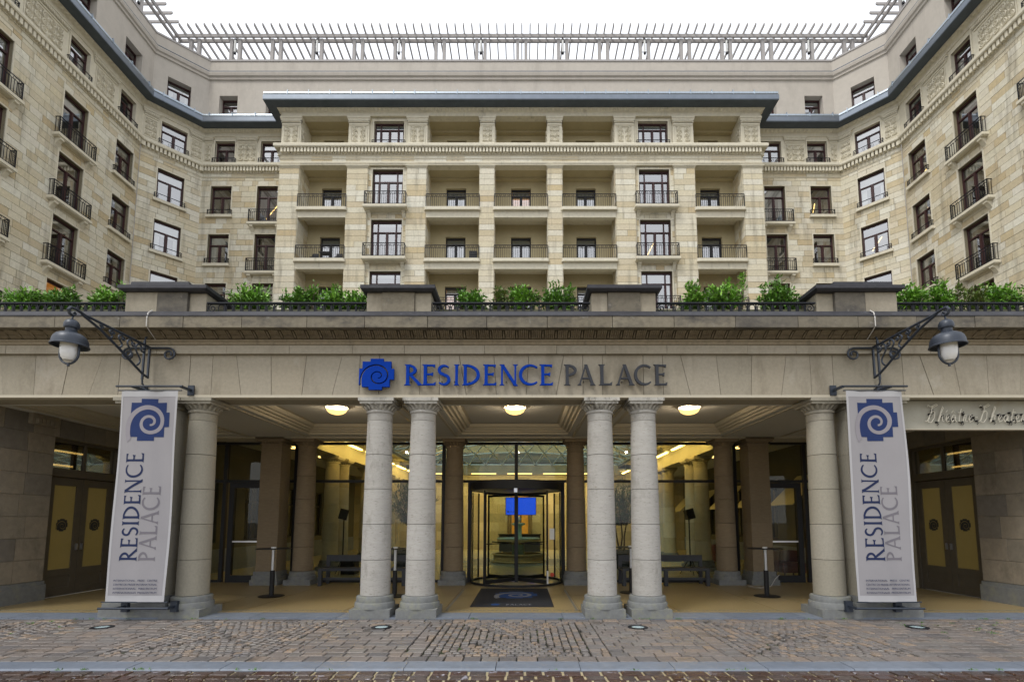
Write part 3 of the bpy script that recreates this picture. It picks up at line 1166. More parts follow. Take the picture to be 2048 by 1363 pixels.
STONES.sort(key=stone_px, reverse=True)
stone_me = cube_mesh('ashlar_stone', 'ashlar')
J = .010
mass = MB()
for i, (F, s0, s1, a, b) in enumerate(STONES):
    if s1 - s0 < .06 or b - a < .04:
        continue
    dp = .022 + .010 * rnd.random()
    if i < 300:
        link('ashlar_stone', stone_me, palace, F @ T(s0 + J, -dp, a + J) @ S3(s1 - s0 - 2 * J, dp - .001, b - a - 2 * J))
    else:
        mass.M = F
        mass.box(s0 + J, s1 - J, -dp, -.001, a + J, b - J, skip='k')
mass.M = None
mass.build('ashlar_courses', 'ashlar_mass', palace, kind='stuff')
# rain pipes at the inner corners
for s in (-1, 1):
    q = Vector((XC + s * 23.72, 29.05))
    MB().tube([(q.x, q.y, ZB), (q.x, q.y, 25.0)], .02, 8).build('rain_pipe', 'weathered_wood', palace)

# ------------------------------------------------------------------ furniture left on the loggias
def folding_chair(x, y, z, lab):
    c = thing('folding_chair', lab, 'chair', (x, y, z), 'chairs on the loggia balcony')
    MB().box(x - .2, x + .2, y - .2, y + .2, z + .43, z + .46).build('seat', 'dark_frame', c)
    MB().box(x - .2, x + .2, y + .17, y + .2, z + .5, z + .86).build('backrest', 'dark_frame', c)
    for dx in (-.19, .19):
        MB().tube([(x + dx, y - .22, z + .003), (x + dx, y + .2, z + .86)], .014, 5).build('leg', 'dark_frame', c)
        MB().tube([(x + dx, y + .22, z + .003), (x + dx, y - .18, z + .43)], .014, 5).build('leg', 'dark_frame', c)


folding_chair(XC - 13.3, 30.7, 18.0, 'dark folding chair on a loggia balcony, at the outer end of its small table')
folding_chair(XC - 11.75, 30.7, 18.0, 'dark folding chair on a loggia balcony, between its small table and the pilaster')
bt = thing('balcony_table', 'small dark slatted table between two folding chairs on a loggia balcony', 'table', (XC - 12.55, 30.6, 18.0))
for k in range(5):
    MB().box(XC - 12.9, XC - 12.2, 30.35 + .1 * k, 30.43 + .1 * k, 18.70, 18.73).build('slat', 'dark_frame', bt)
for dx in (-.3, .3):
    MB().tube([(XC - 12.55 + dx, 30.4, 18.003), (XC - 12.55 - dx, 30.8, 18.70)], .014, 5).build('leg', 'dark_frame', bt)
bb = thing('balcony_crate', 'black slotted crate standing at the end of a loggia balcony', 'crate', (XC - 3.05, 30.5, 18.0))
for k in range(3):
    MB().box(XC - 3.3, XC - 2.8, 30.3, 30.32, 18.06 + .22 * k, 18.2 + .22 * k).build('slat', 'dark_frame', bb)
MB().box(XC - 3.3, XC - 2.8, 30.32, 30.7, 18.003, 18.75).build('body', 'black', bb)

# ------------------------------------------------------------------ roof pergola
perg = thing('roof_pergola', 'grey timber pergola of paired posts and projecting rafters along the roof edge', 'pergola', (XC, 33.1, 34.5))
PZ = 36.62
beam_me = MB().box(-.5, .5, -.05, .05, 0, .24).mesh('beam', 'weathered_wood')
for y in (33.12, 33.52):
    link('beam', beam_me, perg, T(XC, y, PZ) @ S3(50.4, 1, 1))
for s in (-1, 1):
    for x in (25.0, 25.4):
        link('beam', beam_me, perg, T(XC + s * x, 23.2, PZ + .002) @ Matrix.Rotation(pi / 2, 4, 'Z') @ S3(20.6, 1, 1))
post_me = MB().box(-.11, .11, -.11, .11, 0, PZ - 34.0).mesh('post', 'weathered_wood')
rp = [(0, 0), (4.6, 0), (4.6, .2), (-.02, .2), (-.02, .14)]
raf_me = MB().prism([(-.0, .05), (.12, 0), (4.6, 0), (4.6, .2), (0, .2)], lambda x, y, d: (d, x, y), -.035, .035).mesh('rafter', 'weathered_wood')
lamp_n = 0
for k in range(-8, 9):
    x = XC + .05 + 2.98 * k
    for dx in (-.3, .3):
        link('post', post_me, perg, T(x + dx, 33.32, 34.0))
    if k % 2 and abs(k) < 8:
        lm = thing('roof_lamp', '', 'lamp', (x, 33.2, 35.4), 'tube lamps between the pergola posts')
        side = 'theatre lettering side' if k > 0 else 'side without theatre lettering'
        lm['label'] = 'white tube lamp on the pergola, %s from the roof middle, %s' % ({1: 'nearest', 3: 'second', 5: 'third', 7: 'fourth'}[abs(k)], side)
        MB().lathe([(.07, 0), (.07, .95)], (x, 33.2, 35.5), 10).build('tube', 'paper', lm)
        MB().lathe([(.085, -.12), (.085, 0)], (x, 33.2, 35.5), 10).lathe([(.085, .95), (.085, 1.05)], (x, 33.2, 35.5), 10).box(x - .2, x + .2, 33.22, 33.25, 35.55, 35.58).box(x - .2, x + .2, 33.22, 33.25, 36.3, 36.33).build('lamp_cap', 'iron', lm)
        lamp_n += 1
for k in range(-41, 42):
    link('rafter', raf_me, perg, T(XC + .05 + .598 * k, 32.45, PZ + .243))
for s in (-1, 1):
    for k in range(17):
        y = 32.3 - .62 * k
        link('rafter', raf_me, perg, T(XC + s * 24.38, y, PZ + .245) @ Matrix.Rotation(s * -pi / 2, 4, 'Z'))
    for k in range(4):
        y = 29.65 - 2.98 * k
        for dy in (-.3, .3):
            link('post', post_me, perg, T(XC + s * 25.2, y + dy, 34.0))
    x, y = XC + s * 25.08, 29.65
    lm = thing('roof_lamp', 'white tube lamp high on the side wing, %s' % ('theatre-lettering side' if s > 0 else 'side without theatre lettering'), 'lamp', (x, y, 35.4), 'tube lamps between the pergola posts')
    MB().lathe([(.07, 0), (.07, .95)], (x, y, 35.5), 10).build('tube', 'paper', lm)
    MB().lathe([(.085, -.12), (.085, 0)], (x, y, 35.5), 10).lathe([(.085, .95), (.085, 1.05)], (x, y, 35.5), 10).build('lamp_cap', 'iron', lm)

# ------------------------------------------------------------------ paving, kerb, road
pavement = MB().quad((-30, 6.09, -.028), (30, 6.09, -.028), (30, 8.68, -.028), (-30, 8.68, -.028)).build('pavement', 'paving_bed')
pavement['kind'] = 'structure'
PAV = []                                              # (cx, cy, w, d, rot)


def rows(x0, x1, y0, y1, rd, w0, w1):
    n = max(1, round((y1 - y0) / rd))
    d = (y1 - y0) / n
    for i in range(n):
        x = x0 - (rnd.random() * w0 if i % 2 else w0 * .5 * rnd.random())
        while x < x1 - .02:
            w = rnd.uniform(w0, w1)
            a, b = max(x, x0), min(x + w, x1)
            if x1 - b < .07: b = x1
            if b - a > .04:
                PAV.append(((a + b) / 2, y0 + d * (i + .5), b - a, d, 0))
            x = b if b > x else x + w


def sett_panel(xc, w, y0, y1):
    n = 20
    g, gy = w / n, (y1 - y0) / n
    for i in range(n):
        for j in range(n):
            x, y = xc - w / 2 + g * (i + .5), y0 + gy * (j + .5)
            u, v = (i + .5) / n - .5, (j + .5) / n - .5
            dd = min(abs(u - v), abs(u + v))
            if dd < .02:
                r, k = pi / 4, .78
            elif abs(u) > abs(v):
                r, k = pi / 2, 1
                y += (gy * .5 if i % 2 else 0) * (1 if abs(v) < .42 else 0)
            else:
                r, k = 0, 1
                x += (g * .5 if j % 2 else 0) * (1 if abs(u) < .42 else 0)
            a_, b_ = (gy, g) if r > 1.5 else (g, gy)
            PAV.append((x + rnd.uniform(-.006, .006), y + rnd.uniform(-.006, .006), a_ * .98 * k * rnd.uniform(.94, 1.04), b_ * .97 * k * rnd.uniform(.94, 1.04), r + rnd.uniform(-.08, .08)))


Y0, Y1 = 6.10, 8.655
rows(-11.2, 11.2, Y0, Y0 + .235, .235, .20, .27)
rows(-11.2, 11.2, Y1 - .2, Y1, .2, .19, .27)
PC = [-8.05, -4.02, 0.0, 4.02, 8.05]
for c in PC:
    sett_panel(c, 2.1, Y0 + .245, Y1 - .21)
edges = [-11.2] + [v for c in PC for v in (c - 1.06, c + 1.06)] + [11.2]
for a, b in zip(edges[::2], edges[1::2]):
    if b - a > .9:
        rows(a, a + .24, Y0 + .235, Y1 - .2, .2, .24, .24)
        rows(b - .24, b, Y0 + .235, Y1 - .2, .2, .24, .24)
        rows(a + .24, b - .24, Y0 + .235, Y1 - .2, .18, .23, .32)
    else:
        rows(a, b, Y0 + .235, Y1 - .2, .2, .2, .3)


def pav_px(p):
    q = project((p[0], p[1], 0))
    return 0 if not q or q[0] < 0 or q[0] > 2048 or q[1] > 1363 else p[2] * p[3] / q[2] ** 3


def paver_block(mb, p, z0, top, ease=.012):
    x, y, w, d, r = p
    c, s = cos(r), sin(r)
    hw, hd = w / 2 - (.007 if w > .13 else .0055), d / 2 - (.010 if w > .13 else .0065)
    def q(a, b, z): return (x + a * c - b * s, y + a * s + b * c, z)
    tl = [rnd.uniform(-.0025, .0025) for _ in range(4)]
    co = [(-hw, -hd), (hw, -hd), (hw, hd), (-hw, hd)]
    jt = [(a + rnd.uniform(-.006, .004) * (1 if a > 0 else -1), b + rnd.uniform(-.006, .004) * (1 if b > 0 else -1)) for a, b in co]
    vs = [q(a, b, z0) for a, b in jt] + [q(a, b, top - .008) for a, b in jt] + [q(a * (1 - ease / hw), b * (1 - ease / hd), top + t) for (a, b), t in zip(jt, tl)]
    mb.add(vs, [(8, 9, 10, 11)] + [(i, (i + 1) % 4, (i + 1) % 4 + 4, i + 4) for i in range(4)] + [(i + 4, (i + 1) % 4 + 4, (i + 1) % 4 + 8, i + 8) for i in range(4)])


PAV.sort(key=pav_px, reverse=True)
blk = []
for k in range(8):
    mb = MB(); paver_block(mb, (0, 0, 1.014, 1.014, 0), -.028, 0, .03)
    blk.append(mb.mesh('paver', 'pavers'))
mass = MB()
for i, p in enumerate(PAV):
    if i < 300:
        link('paver', blk[i % 8], pavement, T(p[0], p[1], rnd.uniform(-.003, .004)) @ Matrix.Rotation(p[4], 4, 'Z') @ S3(p[2] - .014, p[3] - .020, 1))
    else:
        paver_block(mass, p, -.028, rnd.uniform(-.004, .004), .008)
mass.build('paving_setts', 'pavers_mass', pavement, kind='stuff')

kerb = MB().box(-30, 30, 5.90, 6.08, -.155, -.035).build('kerb', 'ground')
kerb['kind'] = 'structure'
x = -11.3
kerb_me = MB().prism([(0, -.12), (0, -.016), (.02, .002), (.28, .008), (.28, -.12)], lambda a, b, d: (d, a, b), 0, 1).mesh('kerb_stone', 'bluestone')
while x < 11.3:
    w = rnd.uniform(.9, 1.12)
    link('kerb_stone', kerb_me, kerb, T(x + .004, 5.785, rnd.uniform(-.003, .003)) @ S3(w - .008, 1, 1))
    x += w

road = MB().quad((-60, -8, -.03), (60, -8, -.03), (60, 5.90, -.03), (-60, 5.90, -.03)).build('road', 'road_mortar')
road['kind'] = 'structure'
rm = []
for k in range(6):
    mb = MB(); paver_block(mb, (0, 0, 1.014, 1.014, 0), -.05, -.012, .04)
    rm.append(mb.mesh('road_sett', 'road_setts'))
mass = MB()
rs = []
for i in range(12):
    y = 5.775 - .15 * i - (.01 if i else 0)
    d = .165 if i == 0 else .14
    x = -7 - rnd.random() * .2
    while x < 7.4:
        w = rnd.uniform(.19, .25) if i == 0 else rnd.uniform(.15, .23)
        rs.append((x + w / 2, y - d / 2, w, d, rnd.uniform(-.03, .03)))
        x += w
for p in rs:
    if p[1] > 5.25 and abs(p[0]) < 6:
        link('road_sett', rnd.choice(rm), road, T(p[0], p[1], rnd.uniform(-.004, .004)) @ Matrix.Rotation(p[4], 4, 'Z') @ S3(p[2] - .028, p[3] - .022, 1))
    else:
        paver_block(mass, p, -.05, -.012 + rnd.uniform(-.004, .004), .012)
mass.build('road_setts_beyond', 'road_setts', road, kind='stuff')

# ------------------------------------------------------------------ portico
portico = thing('portico_building', 'long low stone portico with paired columns, coffered ceiling and terrace on top', 'building', (0, 9, 0))
floor = MB().box(-9.9, 9.9, 9.17, 13.62, -.3, .012).build('porch_floor', 'mortar')
floor['kind'] = 'structure'
fx = [-9.9, -7.7, -5.75, -4.9, -3.05, -1.25, 1.25, 3.05, 4.9, 5.75, 7.7, 9.9]
fy = [9.17, 9.42, 11.3, 13.62]
for a, b in zip(fx, fx[1:]):
    for c, d in zip(fy, fy[1:]):
        MB().box(a + .006, b - .006, c + .006, d - .006, .0, .021).build('floor_panel', 'floor_tile', floor)
tess = MB()
for i in range(260):
    x = -9.8 + i * .0755
    if 1.2 > abs(x): continue
    tess.box(x, x + .045, 9.34, 9.38, .0212, .024)
for s in (-1, 1):
    for i in range(40):
        tess.box(s * 1.2 - .02, s * 1.2 + .02, 9.34 + i * .07, 9.38 + i * .07, .0212, .024)
for i in range(33):
    tess.box(-1.2 + i * .0755, -1.2 + i * .0755 + .045, 9.34, 9.38, .0212, .024)
tess.build('mosaic_border', 'inlay', floor, kind='stuff')
x = -10.0
while x < 10.0:
    w = rnd.uniform(1.1, 1.7)
    MB().box(x + .004, min(x + w, 10) - .004, 8.672, 9.165, -.2, .018 + rnd.uniform(0, .003)).build('threshold_stone', 'bluestone', floor)
    x += w


def drum_prof(r0, r1, h, g=.016):
    e = .006
    return [(r0 - g, 0), (r0, e)] + [(r0 + (r1 - r0) * k / 4, e + (h - 2 * e) * k / 4) for k in (1, 2, 3)] + [(r1, h - e), (r1 - g, h)]


_cm = {}


def column(x, y, stone, top=3.80, rb=.258, rt=.222, plinth=True, name='column'):
    key = (stone, top)
    if key not in _cm:
        d = {}
        H0, H1 = .36, 3.44
        d['drums'] = []
        for k in range(5):
            u0, u1 = k / 5, (k + 1) / 5
            rr = lambda u: rb + (rt - rb) * (u ** 1.6)
            d['drums'].append(MB().lathe(drum_prof(rr(u0), rr(u1), (H1 - H0) / 5), (0, 0, H0 + (H1 - H0) * u0), 36).mesh('drum', stone, True))
        d['neck'] = MB().lathe([(rt - .004, H1), (rt, H1 + .01), (rt, 3.575), (rt + .018, 3.58), (rt + .024, 3.60), (rt + .018, 3.62), (rt, 3.625)], (0, 0, 0), 36).mesh('neck', stone, True)
        cap = MB().lathe([(rt, 3.625), (rt + .004, 3.66), (rt + .03, 3.70), (rt + .075, top - .075)], (0, 0, 0), 36)
        for k in range(20):
            a = 2 * pi * k / 20
            cap.M = Matrix.Rotation(a, 4, 'Z')
            r = rt
            cap.add([(r + .004, -.026, 3.635), (r + .004, .026, 3.635), (r + .055, .032, 3.69), (r + .055, -.032, 3.69), (r + .02, 0, 3.632), (r + .082, 0, 3.70), (r + .112, .02, 3.722), (r + .112, -.02, 3.722), (r + .105, 0, 3.70)],
                    [(0, 4, 5, 3), (4, 1, 2, 5), (3, 5, 7), (5, 2, 6), (5, 6, 7), (7, 6, 8)])
        cap.M = None
        w = .315
        cap.box(-w + .025, w - .025, -w + .025, w - .025, top - .075, top - .03).box(-w, w, -w, w, top - .03, top + .03)
        d['capital'] = cap.mesh('capital', 'capital_stone' if stone == 'travertine' else stone)
        b = MB().lathe([(.345, .15), (.345, .235), (.335, .25), (.318, .255), (.318, .27), (.318, .335), (.31, .35), (.268, .36)], (0, 0, 0), 36)
        d['base'] = b.mesh('base', 'base_stone', True)
        d['plinth'] = MB().box(-.345, .345, -.33, .33, .0, .15).mesh(name, 'base_stone')
        _cm[key] = d
    d = _cm[key]
    M = T(x, y, 0)
    c = link(name, d['plinth'], portico, M)
    for m in d['drums']:
        link('drum', m, c, M)
    for k in ('neck', 'capital', 'base'):
        link(k, d[k], c, M)
    return c


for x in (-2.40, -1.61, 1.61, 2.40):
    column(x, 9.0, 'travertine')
for x in (-5.63, 5.63):
    column(x, 9.0, 'pilaster_stone')
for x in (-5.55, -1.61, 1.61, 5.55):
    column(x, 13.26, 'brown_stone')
column(-6.25, 16.9, 'hall_stone', 3.795); column(-6.25, 17.85, 'hall_stone', 3.795)
for s in (-1, 1):
    for y in (16.9, 17.85, 20.7, 21.6, 24.4, 25.3):
        if not (s < 0 and y < 18):
            column(s * 6.25, y, 'hall_stone', 3.795)


def pillar(x0, x1, y0, y1, stone, nbands=6, z0=.36, z1=3.60, cap_stone=None):
    pl = link('pillar', MB().box(x0 - .09, x1 + .09, y0 - .1, y1 + .05, 0, .15).mesh('pillar', 'base_stone'), portico)
    MB().box(x0 - .06, x1 + .06, y0 - .07, y1 + .04, .15, .25).box(x0 - .03, x1 + .03, y0 - .04, y1 + .02, .25, .36).build('base', 'base_stone', pl)
    hs = [.36 + (3.44 - .36) * k / 5 for k in range(6)] + [3.62]
    for a, b in zip(hs, hs[1:]):
        MB().box(x0, x1, y0, y1, a + .004, b - .004).build('block', stone, pl)
    cap = MB().box(x0 + .006, x1 - .006, y0 + .006, y1 - .006, .36, 3.64).box(x0 - .025, x1 + .025, y0 - .025, y1 + .02, 3.64, 3.67)
    n = int((x1 - x0) / .07)
    for k in range(n):
        x = x0 + (x1 - x0) * (k + .5) / n
        cap.add([(x - .026, y0 - .005, 3.67), (x + .026, y0 - .005, 3.67), (x + .03, y0 - .085, 3.725), (x - .03, y0 - .085, 3.725), (x, y0 - .05, 3.68)], [(0, 1, 4), (1, 2, 4), (2, 3, 4), (3, 0, 4)])
    cap.box(x0 - .0, x1 + .0, y0 - .0, y1, 3.67, 3.725)
    cap.box(x0 - .085, x1 + .085, y0 - .095, y1 + .04, 3.725, 3.77).box(x0 - .11, x1 + .11, y0 - .12, y1 + .05, 3.77, 3.83)
    cap.build('capital', cap_stone or stone, pl)


for s in (-1, 1):
    a, b = sorted((s * 5.97, s * 6.93))
    pillar(a, b, 8.79, 9.32, 'pilaster_stone')
    a, b = sorted((s * 6.13, s * 6.66))
    pillar(a, b, 13.02, 13.55, 'brown_stone')

# front beam of flat-arch stones
MB().box(-10, 10, 8.86, 9.32, 3.845, 4.61).build('beam', 'portico_stone', portico)
MB().box(-10, 10, 8.695, 8.86, 3.825, 3.872).build('beam_lip', 'trim_paint', portico)
VT = [-9.9, -9.15, -8.52, -7.91, -7.32, -7.0, -6.6, -5.75, -5.35, -4.93, -4.31, -3.67, -3.03, -2.71, -2.36, -1.63, -1.28, -.94, -.315, .315, .94, 1.28, 1.63, 2.36, 2.71, 3.03, 3.67, 4.31, 4.93, 5.35, 5.75, 6.6, 7.0, 7.32, 7.91, 8.52, 9.15, 9.9]
SK = {.94: .80, .315: .265, 3.03: 3.19, 3.67: 3.73, 4.31: 4.27, 4.93: 4.81, 7.32: 7.52, 7.91: 8.0, 8.52: 8.5, 9.15: 9.05}


def vb(x):
    for k, v in SK.items():
        if abs(abs(x) - k) < 1e-6:
            return v if x > 0 else -v
    return x


g = .004
for a, b in zip(VT, VT[1:]):
    yf = 8.722 + rnd.uniform(-.004, .004)
    MB().prism([(vb(a) + g, 3.874), (vb(b) - g, 3.874), (b - g, 4.608), (a + g, 4.608)], lambda x, z, d: (x, d, z), 8.86, yf).build('voussoir', 'portico_stone', portico)
x = -10.0
while x < 10:
    w = rnd.uniform(.85, 1.5)
    MB().box(x + .003, min(x + w, 10) - .003, 8.655 + rnd.uniform(-.003, .003), 9.0, 4.612, 4.768).build('band_stone', 'portico_stone', portico)
    x += w
LINE = [(-10.0, 8.66), (10.0, 8.66)]
mb = MB(); sweep(mb, LINE, [(0, 4.768), (.03, 4.775), (.03, 4.815), (.05, 4.825), (.05, 4.85), (.03, 4.862)]); mb.build('moulding', 'moulding_stone', portico)
mb = MB(); sweep(mb, LINE, [(.02, 4.862), (.025, 4.90), (.06, 4.945), (.20, 4.972)]); mb.build('leaf_band', 'recess_shade_stone', portico)
lf = MB()
n = 5
for k in range(n):                                   # five flutes of one carved leaf, hanging tongue between leaves
    x0, x1 = -.085 + .17 * k / n, -.085 + .17 * (k + 1) / n
    xm = (x0 + x1) / 2
    c = 1 - abs(xm) / .14
    for (za, ya, zb, yb) in ((4.866, 8.615, 4.905, 8.575), (4.905, 8.575, 4.962, 8.465)):
        lf.add([(x0, ya, za), (x1, ya, za), (x1, yb, zb), (x0, yb, zb), (xm, ya - .055 * c - .02, za + .004), (xm, yb - .045 * c - .016, zb - .004)], [(0, 4, 5, 3), (4, 1, 2, 5), (0, 1, 4)])
lf.add([(.098, 8.60, 4.875), (.132, 8.60, 4.875), (.125, 8.50, 4.955), (.105, 8.50, 4.955), (.115, 8.545, 4.885), (.115, 8.445, 4.95)], [(0, 4, 5, 3), (4, 1, 2, 5), (0, 1, 4)])
leaf_me = lf.mesh('carved_leaf', 'moulding_stone')
for k in range(87):
    link('carved_leaf', leaf_me, portico, T(-9.95 + .231 * k, 0, 0))
x = -10.0
i = 0
while x < 10:
    w = rnd.uniform(.98, 1.14)
    MB().box(x + .005, min(x + w, 10) - .005, 8.345 + rnd.uniform(-.005, .005), 9.0, 4.974, 5.172).build('cornice_stone', 'weathered_stone', portico)
    x += w
mb = MB(); sweep(mb, [(-10, 8.335), (10, 8.335)], [(0, 5.172), (.0, 5.19), (-.06, 5.215), (-.19, 5.335), (-.9, 5.345)]); mb.build('lead_flashing', 'coping_dark', portico)

# plain street walls on both sides of the arcade
for s in (-1, 1):
    a, b = sorted((s * 10.02, s * 23.6))
    fw = MB().box(a, b, 8.9, 9.5, 0, 5.1).build('street_wall', 'mortar', portico)
    wb = MB()
    for k in range(9):
        z0, z1 = .45 + .52 * k, .45 + .52 * (k + 1)
        x = a - (.35 if k % 2 else 0)
        while x < b:
            p, q = max(x, a), min(x + .95, b)
            if q - p > .05:
                wb.box(p + .005, q - .005, 8.86 + rnd.uniform(-.004, .004), 8.899, z0 + .004, z1 - .004)
            x += .95
    wb.build('wall_blocks', 'portico_stone', fw, kind='stuff')
    MB().box(a, b, 8.78, 8.899, 0, .44).build('skirting', 'base_stone', fw)
    MB().box(a, b, 8.4, 9.6, 5.135, 5.33).build('coping', 'weathered_stone', fw)

# terrace piers
for xc in (-6.15, -2.0, 2.0, 6.15):
    s = 1 if xc > 0 else -1
    wide = abs(xc) > 3
    if wide:
        pieces = [(5.76, 6.30, .0), (6.30, 6.86, .002), (5.46, 5.76, .06)]
    else:
        pieces = [(1.43, 1.72, .035), (1.72, 2.30, 0), (2.30, 2.58, .035)]
    pr = None
    lo, hi = min(p[0] for p in pieces), max(p[1] for p in pieces)
    q0, q1 = sorted((s * lo, s * hi))
    core = MB().box(q0 + .05, q1 - .05, 8.62, 9.6, 5.335, 5.70)
    pr = link('pier', core.mesh('pier', 'weathered_stone'), portico)
    for a, b, d in pieces:
        a, b = sorted((s * a, s * b))
        MB().box(a + .003, b - .003, 8.555 + d, 9.55, 5.337, 5.70).build('block', 'portico_stone' if d else 'weathered_stone', pr)
    c = MB()
    e = .085
    vs = [(q0 - e + .05, 8.50, 5.70), (q1 + e - .05, 8.50, 5.70), (q1 + e - .05, 9.85, 5.70), (q0 - e + .05, 9.85, 5.70), (q0 - e, 8.455, 5.735), (q1 + e, 8.455, 5.735), (q1 + e, 9.9, 5.735), (q0 - e, 9.9, 5.735)]
    c.add(vs, [(3, 2, 1, 0), (0, 1, 5, 4), (1, 2, 6, 5), (2, 3, 7, 6), (3, 0, 4, 7)])
    c.box(q0 - e, q1 + e, 8.455, 9.9, 5.735, 5.795)
    if wide:
        i0, i1 = sorted((s * 5.72, s * 6.78))
        c.add([(i0, 8.52, 5.795), (i1, 8.52, 5.795), (i1, 9.8, 5.795), (i0, 9.8, 5.795), (i0 + .02, 8.53, 5.885), (i1 - .02, 8.53, 5.885), (i1 - .1, 9.7, 5.905), (i0 + .1, 9.7, 5.905)],
              [(0, 1, 5, 4), (1, 2, 6, 5), (2, 3, 7, 6), (3, 0, 4, 7), (4, 5, 6, 7)])
    c.build('cap', 'coping_dark', pr)

# terrace railings, troughs and shrubs
SEGS = [(-9.95, -6.88, 'at the end without theatre lettering'), (-5.44, -2.60, 'between the piers on the side without theatre lettering'), (-1.41, 1.41, 'over the blue and grey sign letters'),
        (2.60, 5.44, 'between the piers on the theatre lettering side'), (6.88, 9.95, 'above the theatre lettering')]


def spiral_pts(cx, y, cz, r, s=1, turns=1.5, n=16):
    return [(cx + s * r * (1 - .8 * k / n) * cos(pi / 2 + 2 * pi * turns * k / n), y, cz + r * (1 - .8 * k / n) * sin(pi / 2 + 2 * pi * turns * k / n)) for k in range(n + 1)]


arch = MB().tube([(-.05, 0, 0), (-.05, 0, .10)] + [(-.05 * cos(a), 0, .10 + .05 * sin(a)) for a in (pi * .2, pi * .35, pi * .5, pi * .65, pi * .8)] + [(.05, 0, .10), (.05, 0, 0)], .0085, 5)
arch.box(.062, .08, -.01, .01, 0, .16).tube(ring((.071, 0, .105), .012, 5), .01, 4, True)
arch_me = arch.mesh('arch_bar', 'iron')
for a, b, where in SEGS:
    mb = MB().box(a, b, 8.60, 8.66, 5.515, 5.54).box(a, b, 8.61, 8.65, 5.345, 5.355)
    for xx, s in ((a + .085, 1), (b - .085, -1)):
        mb.tube(spiral_pts(xx, 8.63, 5.435, .075, s), .010, 5)
        mb.box(xx - .088, xx - .078, 8.62, 8.64, 5.35, 5.52)
    rl = mb.build('iron_railing', 'iron', portico)
    n = int((b - a - .34) / .142)
    st = (b - a - .34) / n
    for k in range(n):
        link('arch_bar', arch_me, rl, T(a + .17 + st * (k + .5), 8.63, 5.355))
    tr = thing('planting_trough', 'dark planting trough behind the railing ' + where, 'planter', ((a + b) / 2, 9.05, 5.345), 'troughs along the terrace edge')
    MB().box(a + .03, b - .03, 8.80, 9.32, 5.345, 5.49, skip='t').build('box', 'trough', tr)
    MB().box(a + .05, b - .05, 8.82, 9.30, 5.42, 5.475).build('soil', 'soil', tr)


def leaf_card(mb, p, d, up, L, W):
    s = d.cross(up)
    if s.length < 1e-4: s = Vector((1, 0, 0))
    s.normalize()
    nrm = s.cross(d).normalized()
    a, b, c = p, p + d * (L * .5), p + d * L
    mb.add([a, b + s * W * .5 - nrm * W * .12, c, b - s * W * .5 - nrm * W * .12, b + nrm * W * .08], [(0, 1, 4), (1, 2, 4), (2, 3, 4), (3, 0, 4)])


def foliage(mb, tw, c, rx, ry, rz, nb, lpb, L, W, seed, base_z):
    r = random.Random(seed)
    for i in range(nb):
        while True:
            v = Vector((r.uniform(-1, 1), r.uniform(-1, 1), r.uniform(-.9, 1)))
            if .2 < v.length < 1: break
        v *= r.uniform(.75, 1.12)
        tip = Vector((c[0] + v.x * rx, c[1] + v.y * ry, c[2] + v.z * rz))
        root = Vector((c[0] + v.x * rx * .25, c[1] + v.y * ry * .25, base_z))
        mid = root.lerp(tip, .55) + Vector((r.uniform(-.04, .04), r.uniform(-.04, .04), .03))
        if tw is not None:
            tw.tube([root, mid, tip], .006, 3, taper=.003)
        for k in range(lpb):
            u = r.uniform(.35, 1.0)
            p = mid.lerp(tip, (u - .35) / .65) + Vector((r.gauss(0, .02), r.gauss(0, .02), r.gauss(0, .02)))
            d = Vector((r.gauss(0, 1), r.gauss(0, 1), r.gauss(.35, .7)))
            d = (d.normalized() + (tip - c_v(c)).normalized() * .5).normalized()
            leaf_card(mb, p, d, Vector((r.gauss(0, .4), r.gauss(0, .4), 1)), L * r.uniform(.7, 1.25), W * r.uniform(.7, 1.2))


def c_v(c): return Vector(c)


SHRUBS = [(8, 100, 570, 'broad'), (95, 165, 572, 'broad'), (175, 262, 567, 'broad'), (448, 552, 562, 'broad'), (560, 642, 567, 'broad'), (640, 694, 570, 'narrow'), (690, 738, 572, 'narrow'),
          (915, 978, 571, 'rounded'), (980, 1020, 572, 'sparse brownish'), (1018, 1077, 566, 'rounded'), (1076, 1158, 560, 'tall'),
          (1364, 1410, 563, 'small'), (1404, 1494, 554, 'tall'), (1506, 1604, 559, 'wide'),
          (1782, 1858, 556, 'rounded'), (1856, 1910, 556, 'narrow'), (1906, 1968, 560, 'sparse'), (1962, 2050, 561, 'broad')]
NEAR = ['at the outer end of the end trough, away from the theatre lettering', 'second of three in the end trough away from the theatre lettering', 'beside the end pier, in the trough away from the theatre lettering',
        'next to the wide pier, first of four before the emblem pier', 'second of four counted from the wide pier to the emblem pier', 'third of four counted from the wide pier to the emblem pier', 'beside the narrow pier over the blue emblem, last of four',
        'nearest the emblem pier in the middle trough', 'second from the emblem pier in the middle trough', 'third from the emblem pier in the middle trough', 'nearest the grey letters pier in the middle trough',
        'nearest the grey letters pier, in the trough beyond it', 'middle of three in the trough beyond the grey letters', 'nearest the wide pier beside the theatre lettering bay',
        'beside the wide pier, first above the theatre lettering', 'behind the lantern arm above the theatre lettering', 'third of four above the theatre lettering', 'outermost of four above the theatre lettering']
